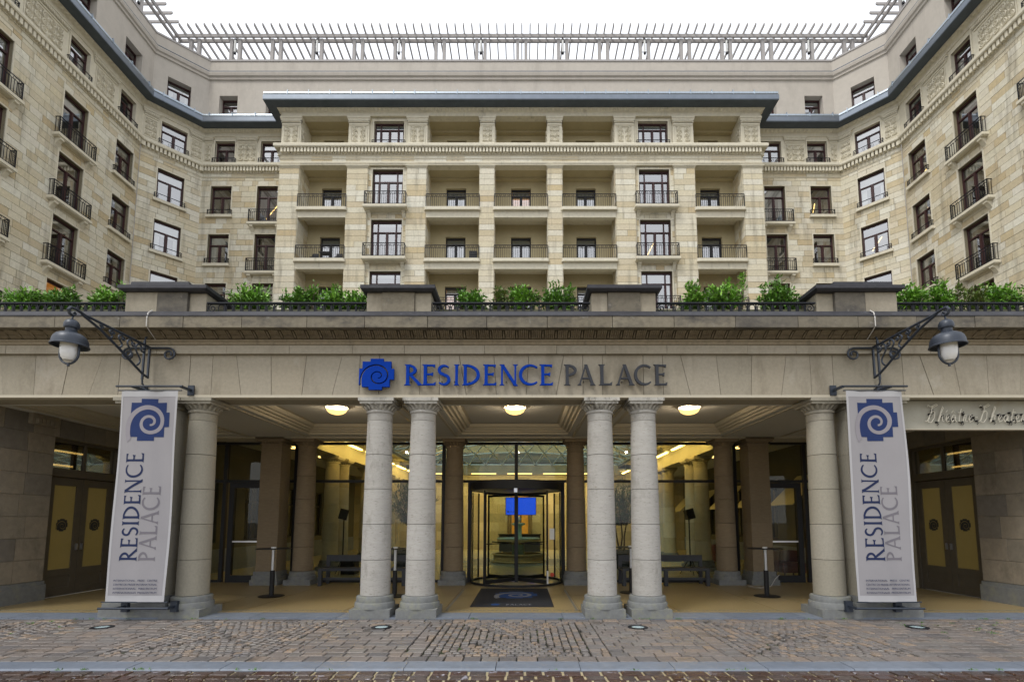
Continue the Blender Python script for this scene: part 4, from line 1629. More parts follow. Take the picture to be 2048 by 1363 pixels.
for i, (u0, u1, vt, kind) in enumerate(SHRUBS):
    zc = 9.42
    x0, x1 = (u0 - 1045) * zc / 1000 + .2, (u1 - 1045) * zc / 1000 + .2
    cx, rx = (x0 + x1) / 2, (x1 - x0) / 2
    zt = 6.17 + (560 - vt) * .0098
    zb = 5.46
    sh = thing('terrace_shrub', '%s shrub %s' % (kind if 'brown' in kind else kind + ' green', NEAR[i]), 'shrub', (cx, 9.06, zb), 'shrubs in the terrace troughs')
    mb, tw = MB(), MB()
    sparse = 'sparse' in kind
    rs = random.Random(50 + i)
    nb = int((52 if sparse else 98) * (.55 + rx / .45 * .5))
    for q in range(1 + i % 2):                               # upright shoots above the clipped mass
        px = cx + rx * rs.uniform(-.8, .8)
        foliage(mb, tw, (px, 9.06 + rs.uniform(-.12, .12), zt - .10 + rs.uniform(-.05, .05)), .09, .09, .11, 6, 10, .085, .04, 300 + i * 7 + q, zb)
    foliage(mb, tw, (cx, 9.06, (zt + zb) / 2 - .03), rx * 1.04, .29, (zt - zb) / 2, nb, 16, .085, .040, 100 + i, zb)
    mb.build('foliage', 'leaf_olive' if sparse else ('leaf', 'leaf_deep', 'leaf')[i % 3], sh)
    tw.build('stem', 'twig', sh)

# terrace and hall roof slab, with an opening for the glass dome
mb = MB()
mb.box(-9.9, 9.9, 9.0, 15.3, 4.75, 5.30).box(-9.9, -5.3, 15.3, 26.5, 4.75, 5.30).box(5.3, 9.9, 15.3, 26.5, 4.75, 5.30).box(-9.9, 9.9, 26.5, 29.6, 4.75, 5.30)
mb.build('terrace_roof', 'roofing', portico)

# coffered porch ceiling
def plate(mb, x0, x1, y0, y1, z, holes):
    X = sorted({x0, x1, *[v for h in holes for v in h[:2]]})
    Yv = sorted({y0, y1, *[v for h in holes for v in h[2:]]})
    for a, b in zip(X, X[1:]):
        for c, d in zip(Yv, Yv[1:]):
            m = ((a + b) / 2, (c + d) / 2)
            if any(h[0] < m[0] < h[1] and h[2] < m[1] < h[3] for h in holes): continue
            mb.quad((a, c, z), (a, d, z), (b, d, z), (b, c, z))


HOLES = [(-1.36, 1.36, 9.42, 12.62), (2.28, 5.26, 9.42, 12.62), (-5.26, -2.28, 9.42, 12.62), (7.15, 9.6, 9.42, 12.62), (-9.6, -7.15, 9.42, 12.62)]
mb = MB(); plate(mb, -10, 10, 9.32, 13.62, 3.845, HOLES); mb.build('ceiling', 'ceiling_paint', portico)
for h in HOLES:
    x0, x1, y0, y1 = h
    cf = MB()
    prof = [(0, 3.845), (0, 3.90), (.055, 3.905), (.065, 3.93), (.075, 3.945), (.13, 3.95), (.15, 3.985), (.16, 3.99), (.20, 3.995), (.225, 4.02), (.24, 4.045), (.245, 4.07), (.31, 4.075)]
    for (i0, z0), (i1, z1) in zip(prof, prof[1:]):
        A = [(x0 + i0, y0 + i0, z0), (x1 - i0, y0 + i0, z0), (x1 - i0, y1 - i0, z0), (x0 + i0, y1 - i0, z0)]
        B = [(x0 + i1, y0 + i1, z1), (x1 - i1, y0 + i1, z1), (x1 - i1, y1 - i1, z1), (x0 + i1, y1 - i1, z1)]
        for k in range(4):
            j = (k + 1) % 4
            cf.quad(A[k], B[k], B[j], A[j])
    c = cf.build('coffer', 'trim_paint', portico)
    MB().quad((x0 + .3, y0 + .3, 4.078), (x0 + .3, y1 - .3, 4.078), (x1 - .3, y1 - .3, 4.078), (x1 - .3, y0 + .3, 4.078)).build('coffer_panel', 'ceiling_paint', c)
for s in (-1, 1):                                    # mouldings along the cross beams
    for xx in (1.52, 2.12, 5.42, 6.95):
        MB().box(s * xx - .03, s * xx + .03, 9.33, 12.9, 3.82, 3.844).build('beam_moulding', 'trim_paint', portico)
MB().box(-9.85, 9.85, 12.9, 13.5, 3.80, 3.843).build('rear_beam', 'trim_paint', portico)

# side walls of the porch
for s in (-1, 1):
    if s < 0: F, L = frame((-9.85, 8.9), (-9.85, 13.62))
    else: F, L = frame((9.85, 13.62), (9.85, 8.9))
    q = (lambda y: y - 8.9) if s < 0 else (lambda y: 13.62 - y)
    d0, d1 = sorted((q(10.62), q(12.50)))
    w = MB(); cells(w, F, 0, L, 0, 4.1, [(d0, d1, 0, 3.45)], reveal=.2)
    wl = w.build('side_wall', 'mortar', portico)
    z = .42
    while z < 3.9:
        z1 = min(z + .44, 3.9)
        segs = [(0, L)] if z > 3.44 else [(0, d0), (d1, L)]
        if z < 3.44 < z1: z1 = 3.45
        for a, b in segs:
            n = max(1, round((b - a) / .62))
            off = rnd.uniform(-.1, .1)
            cuts = [a] + [a + (b - a) * k / n + off * (1 if n > 1 else 0) for k in range(1, n)] + [b]
            for p, r in zip(cuts, cuts[1:]):
                MB(F).box(p + .004, r - .004, -.02 - rnd.random() * .006, -.001, z + .004, z1 - .004, skip='k').build('wall_stone', 'side_stone', wl)
        z = z1
    for a, b in ((0, d0), (d1, L)):
        MB(F).box(a, b, -.10, -.001, 0, .34).box(a, b, -.06, -.001, .34, .41).build('skirting', 'base_stone', wl)
    e0, e1 = sorted((q(10.05), q(10.5)))
    cp = MB(F).box(e0 - .06, e1 + .06, -.12, -.027, 3.62, 3.84)
    for k in range(5):
        xx = e0 + (e1 - e0) * (k + .5) / 5
        cp.box(xx - .035, xx + .035, -.17, -.12, 3.64, 3.74)
    cp.build('wall_capital', 'side_stone', wl)
    side = 'under the theatre lettering' if s > 0 else 'at the end without theatre lettering'
    door = thing('theatre_door', 'brown double door with ochre frosted panes ' + side, 'door', (s * 10.0, 11.56, 0), 'frosted double doors in the porch ends')
    fr = MB(F)
    fr.box(d0, d0 + .09, .1, .2, 0, 3.45).box(d1 - .09, d1, .1, .2, 0, 3.45).box(d0 + .09, d1 - .09, .1, .2, 3.38, 3.45).box(d0 + .09, d1 - .09, .07, .2, 2.62, 2.80)
    fr.build('frame', 'door_paint', door)
    mid = (d0 + d1) / 2
    MB(F).box(d0 + .09, d1 - .09, .155, .165, 2.80, 3.38).build('fanlight', 'window_glass', door)
    MB(F).box(d0, d1, .9, .92, 2.6, 3.6).box(d0 - .02, d0, .2, .9, 2.6, 3.6).box(d1, d1 + .02, .2, .9, 2.6, 3.6).box(d0, d1, .2, .9, 3.6, 3.62).box(d0, d1, .2, .9, 2.58, 2.6).build('lobby', 'door_paint', door)
    MB(F).box(d0 + .3, d1 - .25, .80, .82, 3.26, 3.30).box(d0 + .4, d1 - .5, .80, .82, 2.93, 2.97).build('strip', 'lamp_glow', door)
    MB(F).box(mid - .03, mid + .03, .12, .153, 2.80, 3.38).build('glazing_bar', 'door_paint', door)
    for (a, b) in ((d0 + .095, mid - .004), (mid + .004, d1 - .095)):
        lf = MB(F)
        lf.box(a, a + .15, .13, .18, .02, 2.6).box(b - .15, b, .13, .18, .02, 2.6).box(a + .15, b - .15, .13, .18, .02, .20).box(a + .15, b - .15, .13, .18, .46, .60).box(a + .15, b - .15, .13, .18, 2.43, 2.6)
        lf.box(a + .15, b - .15, .15, .175, .20, .46)
        leaf = lf.build('leaf', 'door_paint', door)
        MB(F).box(a + .15, b - .15, .155, .165, .60, 2.43).build('frosted_pane', 'frosted', leaf)
        em = MB(F)
        c0 = (a + b) / 2 - .14
        fn = lambda x, z, d, c0=c0: (c0 + x * .28, .154 - d, 1.42 + z * .28)
        em.prism(emblem_slotted(), fn, 0, .004, back=False)
        em.build('emblem', 'sign_grey', leaf)
        MB(F).box((b - .07) if b < mid + .01 else a + .05, (b - .05) if b < mid + .01 else a + .07, .09, .13, 1.0, 1.14).build('handle', 'steel', leaf)
    if s > 0:
        # porch theatre board
        bd = thing('theatre_sign', 'pale fascia board with looping wire lettering over the end bay', 'sign', (8.55, 8.95, 3.3))
        MB().box(7.08, 10.0, 8.95, 9.02, 3.31, 3.825).build('board', 'theatre_board', bd)
        MB().box(7.08, 10.0, 8.93, 9.04, 3.29, 3.312).build('edge', 'trim_paint', bd)
        GL = {
            'T': (.62, [[(0, .93), (.06, 1.02), (.16, .93), (.34, .98), (.52, 1.08), (.60, 1.02), (.42, .92), (.22, .90)], [(.32, .95), (.24, .6), (.14, .2), (.0, .06), (-.08, .1)], [(.34, .70), (.46, .60), (.44, .25), (.28, .0), (.12, .02), (.10, .2), (.2, .5), (.34, .7)]]),
            'h': (.42, [[(0, .02), (.12, .5), (.24, .95), (.30, .85), (.16, .5), (.06, .05)], [(.1, .25), (.2, .45), (.28, .40), (.26, .1), (.36, .05)]]),
            'e': (.30, [[(0, .15), (.16, .28), (.2, .42), (.1, .46), (.03, .25), (.1, .03), (.28, .12)]]),
            'a': (.36, [[(.24, .40), (.1, .44), (.0, .2), (.08, .02), (.2, .2), (.26, .44), (.24, .1), (.34, .06)]]),
            't': (.28, [[(.18, .8), (.08, .3), (.08, .05), (.2, .05), (.26, .12)], [(.0, .58), (.3, .60)]]),
            'r': (.28, [[(0, .05), (.08, .42), (.06, .48), (.16, .42), (.14, .1), (.26, .06)]]),
            '-': (.26, [[(0, .3), (.2, .3)]]),
            "'": (0, [[(-.26, .58), (-.14, .72)]]),
            '^': (0, [[(-.32, .56), (-.2, .7), (-.1, .56)]]),
        }
        x = 7.50
        cap = .31
        for ch in "The'a^tre-Theater":
            wd, st = GL[ch]
            if wd == 0:
                for p in st:
                    MB().tube([(x + a * cap, 8.905, 3.42 + b * cap) for a, b in p], .006, 5).build('accent', 'neon_tube', bd)
                continue
            mb = MB()
            for p in st:
                sm = []
                for a, b in zip(p, p[1:]):
                    sm += [(a[0] + (b[0] - a[0]) * t, a[1] + (b[1] - a[1]) * t) for t in (0, .5)]
                sm.append(p[-1])
                mb.tube([(x + (a + b * .12) * cap, 8.905, 3.42 + b * cap) for a, b in sm], .0065, 5)
            l_ = mb.build('letter', 'neon_tube', bd)
            pg = MB()
            for k in range(2):
                px, pz = rnd.choice(rnd.choice(st))
                px = x + (px + pz * .12) * cap
                pz = 3.42 + pz * cap
                pg.tube([(px, 8.948, pz), (px, 8.90, pz)], .016, 6).tube([(px, 8.93, pz - .005), (px + .03, 8.925, pz - .035), (px + .01, 8.93, pz - .06)], .006, 4)
            pg.build('standoff', 'black', l_)
            x += (wd + .03) * cap

# ------------------------------------------------------------------ glazed screen behind the porch
YG = 13.62
screen = thing('glass_screen', 'black framed glass screen between the rear columns', 'glass wall', (0, YG, 0))
VX = [-9.8, -7.9, -5.98, -1.95, 0.03, 2.02, 5.99, 7.9, 9.8]
for x in VX:
    MB().box(x - .045, x + .045, YG - .05, YG + .05, 0.02, 3.80).build('mullion', 'black', screen)
for a, b in zip(VX, VX[1:]):
    central = -1.95 <= a < 2.0
    door = a in (-7.9, 5.99)
    MB().box(a + .046, b - .046, YG - .045, YG + .045, 2.69, 2.76).build('transom', 'black', screen)
    MB().box(a + .046, b - .046, YG - .045, YG + .045, 3.73, 3.80).build('head', 'black', screen)
    MB().box(a + .046, b - .046, YG - .004, YG + .004, 2.765, 3.725).build('pane', 'clear_glass', screen)
    if central: continue
    if door:
        lo = a + .046 if a < 0 else a + .70
        hi = b - .72 if a < 0 else b - .046
        s0, s1 = (hi + .05, b - .046) if a < 0 else (a + .046, lo - .05)
        if a > 0: lo, hi = a + .72, b - .046
        MB().box(s0, s1, YG - .004, YG + .004, .09, 2.685).build('pane', 'clear_glass', screen)
        MB().box(s0, s1, YG - .045, YG + .045, .02, .085).build('sill', 'black', screen)
        dx0, dx1 = (b - .72 - 1.05, b - .72) if a < 0 else (a + .72, a + .72 + 1.05)
        for (p, q) in ((a + .046, dx0 - .003), (dx1 + .003, b - .046)):
            if q - p > .8:
                MB().box(p, q, YG - .004, YG + .004, .09, 2.685).build('pane', 'clear_glass', screen)
                MB().box(p, q, YG - .045, YG + .045, .02, .085).build('sill', 'black', screen)
        dr = thing('glass_door', 'black framed glass door ' + ('beside the square pillar, no armchair behind it' if a < 0 else 'with the dark red armchair behind it'), 'door', ((dx0 + dx1) / 2, YG, 0), 'single glass doors in the screen')
        fr = MB().box(dx0, dx0 + .13, YG - .06, YG + .06, .02, 2.68).box(dx1 - .13, dx1, YG - .06, YG + .06, .02, 2.68).box(dx0 + .13, dx1 - .13, YG - .06, YG + .06, 2.54, 2.68).box(dx0 + .13, dx1 - .13, YG - .06, YG + .06, .02, .20)
        fr.build('frame', 'black', dr)
        MB().box(dx0 + .13, dx1 - .13, YG - .004, YG + .004, .20, 2.54).build('pane', 'clear_glass', dr)
        MB().box(dx0 + .16, dx1 - .16, YG - .09, YG - .065, 1.08, 1.12).box(dx0 + .18, dx0 + .2, YG - .07, YG - .0, 1.09, 1.11).box(dx1 - .2, dx1 - .18, YG - .07, YG - .0, 1.09, 1.11).build('push_bar', 'steel', dr)
        if a < 0:
            n0 = MB().box(s0 + .06, s0 + .20, YG - .012, YG - .006, 1.20, 1.36).build('notice', 'paper', screen)
            MB().box(s0 + .06, s0 + .20, YG - .014, YG - .006, 1.02, 1.17).build('notice', 'print_dark', screen)
    else:
        MB().box(a + .046, b - .046, YG - .004, YG + .004, .09, 2.685).build('pane', 'clear_glass', screen)
        MB().box(a + .046, b - .046, YG - .045, YG + .045, .02, .085).build('sill', 'black', screen)
for s in (-1, 1):                                     # side lights next to the drum
    a, b = sorted((s * 1.33 + .03, s * 1.905 + .03))
    MB().box(a, b, YG - .004, YG + .004, .09, 2.685).build('pane', 'clear_glass', screen)
    MB().box(a, b, YG - .045, YG + .045, .02, .085).build('sill', 'black', screen)

# revolving door
RC = (0.03, 13.72, 0)
RR = 1.22
rv = thing('revolving_door', 'black framed revolving door with curved glass walls facing the logo mat', 'revolving door', (RC[0], RC[1], 0))
MB().lathe([(RR - .06, 2.46), (RR + .04, 2.46), (RR + .04, 2.685), (RR - .06, 2.685)], RC, 48, caps=False).build('canopy', 'black', rv, smooth=True)
MB().lathe([(0.001, 2.47), (RR - .06, 2.47)], RC, 32, caps=False).build('ceiling_disc', 'dark_frame', rv)
MB().lathe([(RR - .05, .022), (RR + .03, .022), (RR + .03, .075), (RR - .05, .075), (RR - .05, .022)], RC, 48, caps=False).build('floor_ring', 'black', rv)
MB().lathe([(.001, .023), (RR - .055, .023)], RC, 32, caps=False).build('floor_disc', 'hall_floor', rv)
for a0, a1 in ((radians(180 - 28), radians(180 + 49)), (radians(-49), radians(28))):
    MB().lathe([(RR, .08), (RR, 2.42)], RC, 20, a0, a1).build('curved_glass', 'clear_glass', rv, smooth=True)
    for a in (a0, a1, (a0 + a1) / 2 + (.35 if a0 < 1 else -.35)):
        x, y = RC[0] + RR * cos(a), RC[1] + RR * sin(a)
        MB().tube([(x, y, .07), (x, y, 2.43)], .024 if a in (a0, a1) else .015, 8).build('post', 'black', rv)
for s in (-1, 1):
    MB().box(RC[0] + s * 1.26 - .045, RC[0] + s * 1.26 + .045, YG - .12, YG + .12, .02, 2.69).build('side_post', 'black', rv)
MB().tube([(RC[0], RC[1], .03), (RC[0], RC[1], 2.43)], .022, 10).build('centre_post', 'black', rv)
for k in range(4):
    a = radians(-45 + 90 * k + 1)
    M = T(*RC) @ Matrix.Rotation(a, 4, 'Z')
    lf = MB(M)
    R1 = RR - .08
    lf.box(R1 - .035, R1, -.018, .018, .05, 2.39).box(.035, R1 - .035, -.025, .025, .05, .15).box(.035, R1 - .05, -.025, .025, 2.33, 2.39).box(.028, .055, -.018, .018, .15, 2.33)
    leaf = lf.build('wing', 'black', rv)
    MB(M).box(.055, R1 - .035, -.004, .004, .15, 2.33).build('pane', 'clear_glass', leaf)
    MB(M).box(.25, R1 - .12, -.07, -.05, 1.04, 1.07).build('push_bar', 'black', leaf)
MB().box(RC[0] - .04, RC[0] + .04, RC[1] - RR - .10, RC[1] - RR - .045, 2.36, 2.46).build('sensor', 'steel', rv)
MB().box(RC[0] + .78, RC[0] + .82, RC[1] - RR * .78 - .03, RC[1] - RR * .78 + .0, .08, .40).build('brush', 'steel', rv)
MB().lathe([(.05, 0), (.05, .004)], (0, 0, 0), 12).v
sg = MB(T(RC[0] + .92, RC[1] - RR * .70 - .02, .3) @ Matrix.Rotation(pi / 2, 4, 'X')); sg.lathe([(.05, 0), (.05, .006)], (0, 0, 0), 14); sg.build('round_sticker', 'red_mark', rv)
MB().box(RC[0] + .86, RC[0] + .98, RC[1] - RR * .70 - .02, RC[1] - RR * .70 - .012, 1.18, 1.46).build('notice', 'paper', rv)

# door mat with woven emblem
mt = thing('door_mat', 'black door mat with blue and white spiral emblem before the revolving door', 'door mat', (0.05, 10.95, .022))
MB().box(-.80, .80, 9.72, 12.28, .022, .034).build('pile', 'mat_black', mt)
fn = lambda x, y, d: (-.42 + x * .95, 10.72 + y * 1.0, .035 + d)
MB().prism(STEP, fn, 0, .002).build('emblem', 'mat_blue', mt)
o, i_ = emblem_band()
mb = MB(); add_strip(mb, o, i_, fn, .002, .004); mb.build('spiral', 'mat_white', mt)
fn2 = lambda x, y, d: (-.42 + x * .18, 9.83 + y * .2, .035 + d)
MB().prism(STEP, fn2, 0, .002).build('small_emblem', 'mat_blue', mt)
x = -.12
for ch in "PALACE":
    w = GLYPH[ch][0] * .1
    glyph_mesh(ch, w, .13, lambda a, b, d, x=x: (x + a, 9.86 + b, .035 + d), 0, .001).build('letter', 'mat_white', mt)
    x += w + .012

# ------------------------------------------------------------------ ceiling lamps in the porch
_bm = MATS['lamp_glow'].copy()
_bm.name = 'bowl_glass'
_nt = _bm.node_tree
_o = [n for n in _nt.nodes if n.type == 'OUTPUT_MATERIAL'][0]
_mx, _tr = _nt.nodes.new('ShaderNodeMixShader'), _nt.nodes.new('ShaderNodeBsdfTransparent')
_mx.inputs[0].default_value = .55
_nt.links.new(_tr.outputs[0], _mx.inputs[1])
_nt.links.new(_nt.nodes['Principled BSDF'].outputs[0], _mx.inputs[2])
_nt.links.new(_mx.outputs[0], _o.inputs['Surface'])
_nt.nodes['Principled BSDF'].inputs['Emission Strength'].default_value = 2.1
for _l in list(_nt.nodes['Principled BSDF'].inputs['Base Color'].links):
    _nt.links.remove(_l)
_nt.nodes['Principled BSDF'].inputs['Base Color'].default_value = (.02, .012, .004, 1)
_nt.nodes['Principled BSDF'].inputs['Roughness'].default_value = .6
_nt.nodes['Principled BSDF'].inputs['Emission Color'].default_value = (1.0, .60, .17, 1)
MATS['bowl_glass'] = _bm
for x, where in ((-3.73, 'over the bay without the blue emblem beside it'), (0.04, 'in the middle bay before the revolving door'), (3.73, 'in the bay toward the theatre lettering')):
    lp = thing('ceiling_lamp', 'lit amber glass bowl ceiling lamp ' + where, 'ceiling lamp', (x, 10.4, 3.85), 'lit bowl lamps under the porch ceiling')
    MB().lathe([(.23, 4.03), (.232, 4.045), (.2, 4.077)], (x, 10.4, 0), 28, caps=False).build('rim', 'trim_paint', lp)
    MB().lathe([(.005, 3.885), (.07, 3.89), (.13, 3.908), (.18, 3.942), (.207, 3.985), (.215, 4.03)], (x, 10.4, 0), 28, caps=False).build('bowl', 'bowl_glass', lp, smooth=True)
    ld = bpy.data.lights.new('bulb', 'POINT')
    ld.energy = 42
    ld.color = (1, .82, .58)
    ld.shadow_soft_size = .05
    link('bulb', ld, lp, T(x, 10.4, 3.965))

# ------------------------------------------------------------------ hall behind the glass
hall = thing('entrance_hall', 'yellow lit hall with columns under a glass dome, seen through the glass screen', 'hall', (0, 21, 0))
MB().box(-9.7, 9.7, 13.68, 29.4, -.2, .012).build('hall_floor', 'hall_floor', hall)
fl = MB()
for x in (-7.5, -4.2, -1.4, 1.4, 4.2, 7.5):
    fl.box(x - .012, x + .012, 13.7, 29.2, .0122, .0135)
for y in (15.4, 18.0, 24.0, 27.0):
    fl.box(-9.6, 9.6, y - .012, y + .012, .0137, .0145)
fl.build('floor_joints', 'inlay', hall, kind='stuff')
st = []
for k in range(16):
    a = 2 * pi * k / 16 + pi / 16 * 0
    r = 2.55 if k % 2 == 0 else 1.75
    st.append((0.03 + r * 1.15 * cos(a), 20.4 + r * sin(a)))
MB().prism(st, lambda x, y, d: (x, y, d), .0148, .0165).build('floor_star', 'inlay', hall)
for s in (-1, 1):
    if s < 0: F, L = frame((-9.6, 13.7), (-9.6, 29.3))
    else: F, L = frame((9.6, 29.3), (9.6, 13.7))
    ops = [(a, a + 1.2, .95, 3.0) for a in (1.2, 4.0, 6.8, 9.6, 12.4)]
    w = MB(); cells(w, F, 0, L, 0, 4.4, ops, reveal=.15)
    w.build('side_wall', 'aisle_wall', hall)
    for a, b, c, d in ops:
        wf = MB(F)
        wf.box(a, a + .07, .1, .16, c, d).box(b - .07, b, .1, .16, c, d).box(a + .07, b - .07, .1, .16, d - .07, d).box(a + .07, b - .07, .1, .16, c, c + .07).box(a + .57, a + .63, .1, .158, c + .07, d - .07).box(a + .07, b - .07, .1, .156, c + 1.35, c + 1.41)
        f_ = wf.build('window', 'dark_frame', hall)
        MB(F).box(a + .07, b - .07, .13, .14, c + .07, d - .07).build('pane', 'dark_glass', f_)
        if s > 0:
            MB(F).add([(a - .15, -.02, 3.15), (b + .15, -.02, 3.15), (b + .15, -1.0, 2.15), (a - .15, -1.0, 2.15), (a - .15, -.0, 3.17), (b + .15, -.0, 3.17), (b + .15, -1.02, 2.17), (a - .15, -1.02, 2.17)],
                      [(0, 1, 2, 3), (7, 6, 5, 4), (3, 2, 6, 7), (0, 3, 7, 4), (1, 5, 6, 2)]).build('awning', 'awning', f_)
    MB(F).box(0, L, -.03, -.001, 0, .75).build('dado', 'bluestone', hall)
    # inner architrave carried by the column pairs
    a, b = sorted((s * 6.0, s * 6.5))
    MB().box(a, b, 14.6, 28.0, 3.83, 4.72).build('architrave', 'hall_wall', hall)
    a, b = sorted((s * 6.5, s * 9.6))
    MB().box(a, b, 13.7, 29.3, 4.25, 4.30).build('aisle_ceiling', 'ceiling_paint', hall)
    a, b = sorted((s * 5.3, s * 6.0))
    MB().box(a, b, 15.3, 26.5, 4.62, 4.74).build('cove_ceiling', 'hall_wall', hall)
    for y in (16.0, 18.2, 20.4, 22.6, 24.8):
        ls = thing('strip_light', 'warm strip light under the dome edge, row %s, %s' % (('theatre side' if s > 0 else 'far side'), {16.0: 'closest to the glass', 18.2: 'second from the glass', 20.4: 'middle of five', 22.6: 'fourth from the glass', 24.8: 'deepest in the hall'}[y]), 'strip light', (s * 5.5, y + .7, 4.13), 'strip lights along the hall architraves')
        MB().box(s * 5.5 - .05, s * 5.5 + .05, y, y + 1.5, 4.12, 4.15).build('tube', 'strip_glow', ls)
        MB().box(s * 5.5 - .07, s * 5.5 + .07, y - .03, y + 1.53, 4.151, 4.19).box(s * 5.5 - .01, s * 5.5 + .01, y + .7, y + .72, 4.19, 4.62).build('housing', 'pale_steel', ls)
    ld = bpy.data.lights.new('cove_light', 'AREA')
    ld.shape = 'RECTANGLE'; ld.size = .15; ld.size_y = 11.5
    ld.energy = 125; ld.color = (1.0, .70, .22)
    M = T(s * 5.45, 20.9, 4.10) @ Matrix.Rotation(s * -radians(104), 4, 'Y')
    link('cove_light', ld, None, M)
    ld = bpy.data.lights.new('aisle_light', 'AREA')
    ld.shape = 'RECTANGLE'; ld.size = .4; ld.size_y = 12
    ld.energy = 5; ld.color = (1.0, .76, .34)
    link('aisle_light', ld, None, T(s * 7.9, 20.5, 4.2))
    for k, y in enumerate((14.9, 17.5, 20.1, 22.7)):
        al = thing('aisle_lamp', 'round recessed lamp in the aisle ceiling, %s from the glass, %s' % (('first', 'second', 'third', 'fourth')[k], 'theatre side' if s > 0 else 'far side'), 'ceiling lamp', (s * 7.9, y, 4.2), 'recessed aisle lamps')
        MB().lathe([(.16, 0), (.16, .045)], (s * 7.9, y, 4.203), 16).build('disc', 'strip_glow', al)
# front ceiling strip of the hall
MB().box(-6.0, 6.0, 13.7, 15.28, 4.25, 4.30).build('front_ceiling', 'ceiling_paint', hall)
# back wall of coursed stone, with an arched niche
bw = MB()
NW = .72
nich = [(0.05 - NW, .012), (0.05 - NW, 2.55)] + [(0.05 - NW * cos(a), 2.55 + NW * sin(a)) for a in (pi * k / 10 for k in range(1, 10))] + [(0.05 + NW, 2.55), (0.05 + NW, .012)]
z = .012
while z < 4.3:
    h = .52
    x = -9.6
    while x < 9.6:
        w = rnd.uniform(.5, 1.1)
        a, b = x, min(x + w, 9.6)
        top = z + h
        for (p, q) in ((a, min(b, .05 - NW)), (max(a, .05 + NW), b)) if z < 3.2 else ((a, b),):
            if q - p > .03:
                bw.box(p + .004, q - .004, 29.18 - rnd.random() * .01, 29.4, z + .004, min(top, 4.3) - .004)
        x += w
    z += h
mats = mat('hall_stone_mass', rand=[(.45, .39, .25), (.34, .30, .20), (.52, .47, .35), (.38, .32, .20)], island=True, rough=.85, namt=.1)
bw.build('back_wall_stones', 'hall_stone_mass', hall, kind='stuff')
MB().prism([(0.05 - NW, 2.55)] + nich[2:-2] + [(0.05 + NW, 2.55), (0.05 + NW, 3.2), (0.05 - NW, 3.2)], lambda x, y, d: (x, d, y), 29.17, 29.4).build('niche_arch', 'hall_stone', hall)
MB().box(-9.6, 9.6, 29.402, 29.5, 0, 4.6).build('back_wall', 'hall_wall', hall)
MB().box(-NW + .05 + .25, NW + .05 - .25, 29.36, 29.40, .9, 3.1).build('niche_glass', 'niche_glow', hall)
for x in (-.55, .65):
    MB().lathe([(.11, 0), (.09, 2.3)], (x, 29.1, .1), 14).lathe([(.15, 2.3), (.15, 2.42)], (x, 29.1, .1), 14).build('niche_column', 'brown_stone', hall)
MB().box(-9.6, 9.6, 26.5, 29.2, 4.30, 4.36).build('rear_ceiling', 'ceiling_paint', hall)
MB().box(-5.3, 5.3, 26.45, 26.6, 4.1, 4.60).build('rear_beam', 'hall_wall', hall)
for k, x in enumerate((-4.4, -2.5, -.6, 1.3, 3.2)):
    ls = thing('strip_light', 'short strip light on the back beam of the hall, %s counted toward the theatre side' % ('first', 'second', 'third', 'fourth', 'fifth')[k], 'strip light', (x + .5, 26.4, 4.13), 'strip lights across the back beam')
    MB().box(x, x + 1.3, 26.33, 26.40, 4.12, 4.15).build('tube', 'strip_glow', ls)
    MB().box(x - .03, x + 1.33, 26.31, 26.42, 4.151, 4.19).build('housing', 'pale_steel', ls)
ld = bpy.data.lights.new('rear_light', 'AREA')
ld.shape = 'RECTANGLE'; ld.size = 10; ld.size_y = .2
ld.energy = 230; ld.color = (1.0, .74, .3)
link('rear_light', ld, None, T(0, 26.9, 4.1) @ Matrix.Rotation(radians(35), 4, 'X'))

# glass dome of triangular steel lattice
dome = thing('glass_dome', 'shallow glass dome of pale triangular steel lattice over the hall', 'dome', (0, 20.9, 4.6))


def dz(x, y):
    u, v = (x / 5.3), ((y - 20.9) / 5.6)
    return 4.62 + 1.55 * max(0, (1 - u * u)) * max(0, (1 - v * v)) ** .9


NX, NYY = 12, 12
G = {}
for j in range(NYY + 1):
    for i in range(NX + 1 + (j % 2)):
        x = -5.3 + 10.6 * (i - (.5 if j % 2 else 0)) / NX
        x = max(-5.3, min(5.3, x))
        y = 15.3 + 11.2 * j / NYY
        G[(i, j)] = (x, y, dz(x, y))
bars, panes = [], MB()
for j in range(NYY + 1):
    n = NX + 1 + (j % 2)
    for i in range(n - 1):
        bars.append((G[(i, j)], G[(i + 1, j)]))
    if j < NYY:
        for i in range(n):
            if j % 2 == 0:
                bars.append((G[(i, j)], G[(i, j + 1)])); bars.append((G[(i, j)], G[(i + 1, j + 1)]))
                panes.quad(G[(i, j)], G[(i + 1, j + 1)], G[(i, j + 1)])
                if i < n - 1: panes.quad(G[(i, j)], G[(i + 1, j)], G[(i + 1, j + 1)])
            else:
                if i < n - 1:
                    bars.append((G[(i, j)], G[(i, j + 1)])) if i <= NX else None
                    panes.quad(G[(i, j)], G[(i + 1, j)], G[(i, j + 1)])
                if i > 0:
                    bars.append((G[(i, j)], G[(i - 1, j + 1)]))
                if 0 < i < n - 1: panes.quad(G[(i, j)], G[(i, j + 1)], G[(i - 1, j + 1)])
bars.sort(key=lambda b: -((b[0][1] + b[1][1]) / 2))
rest = MB()
for k, (p, q) in enumerate(bars):
    p_, q_ = Vector(p), Vector(q)
    if (p_ - q_).length < .05: continue
    if k < 280:
        MB().tube([p_, q_], .035, 5).build('lattice_bar', 'pale_steel', dome)
    else:
        rest.tube([p_, q_], .035, 4)
rest.build('lattice', 'pale_steel', dome, kind='stuff')
panes.build('glazing', 'dome_glass', dome, kind='stuff')
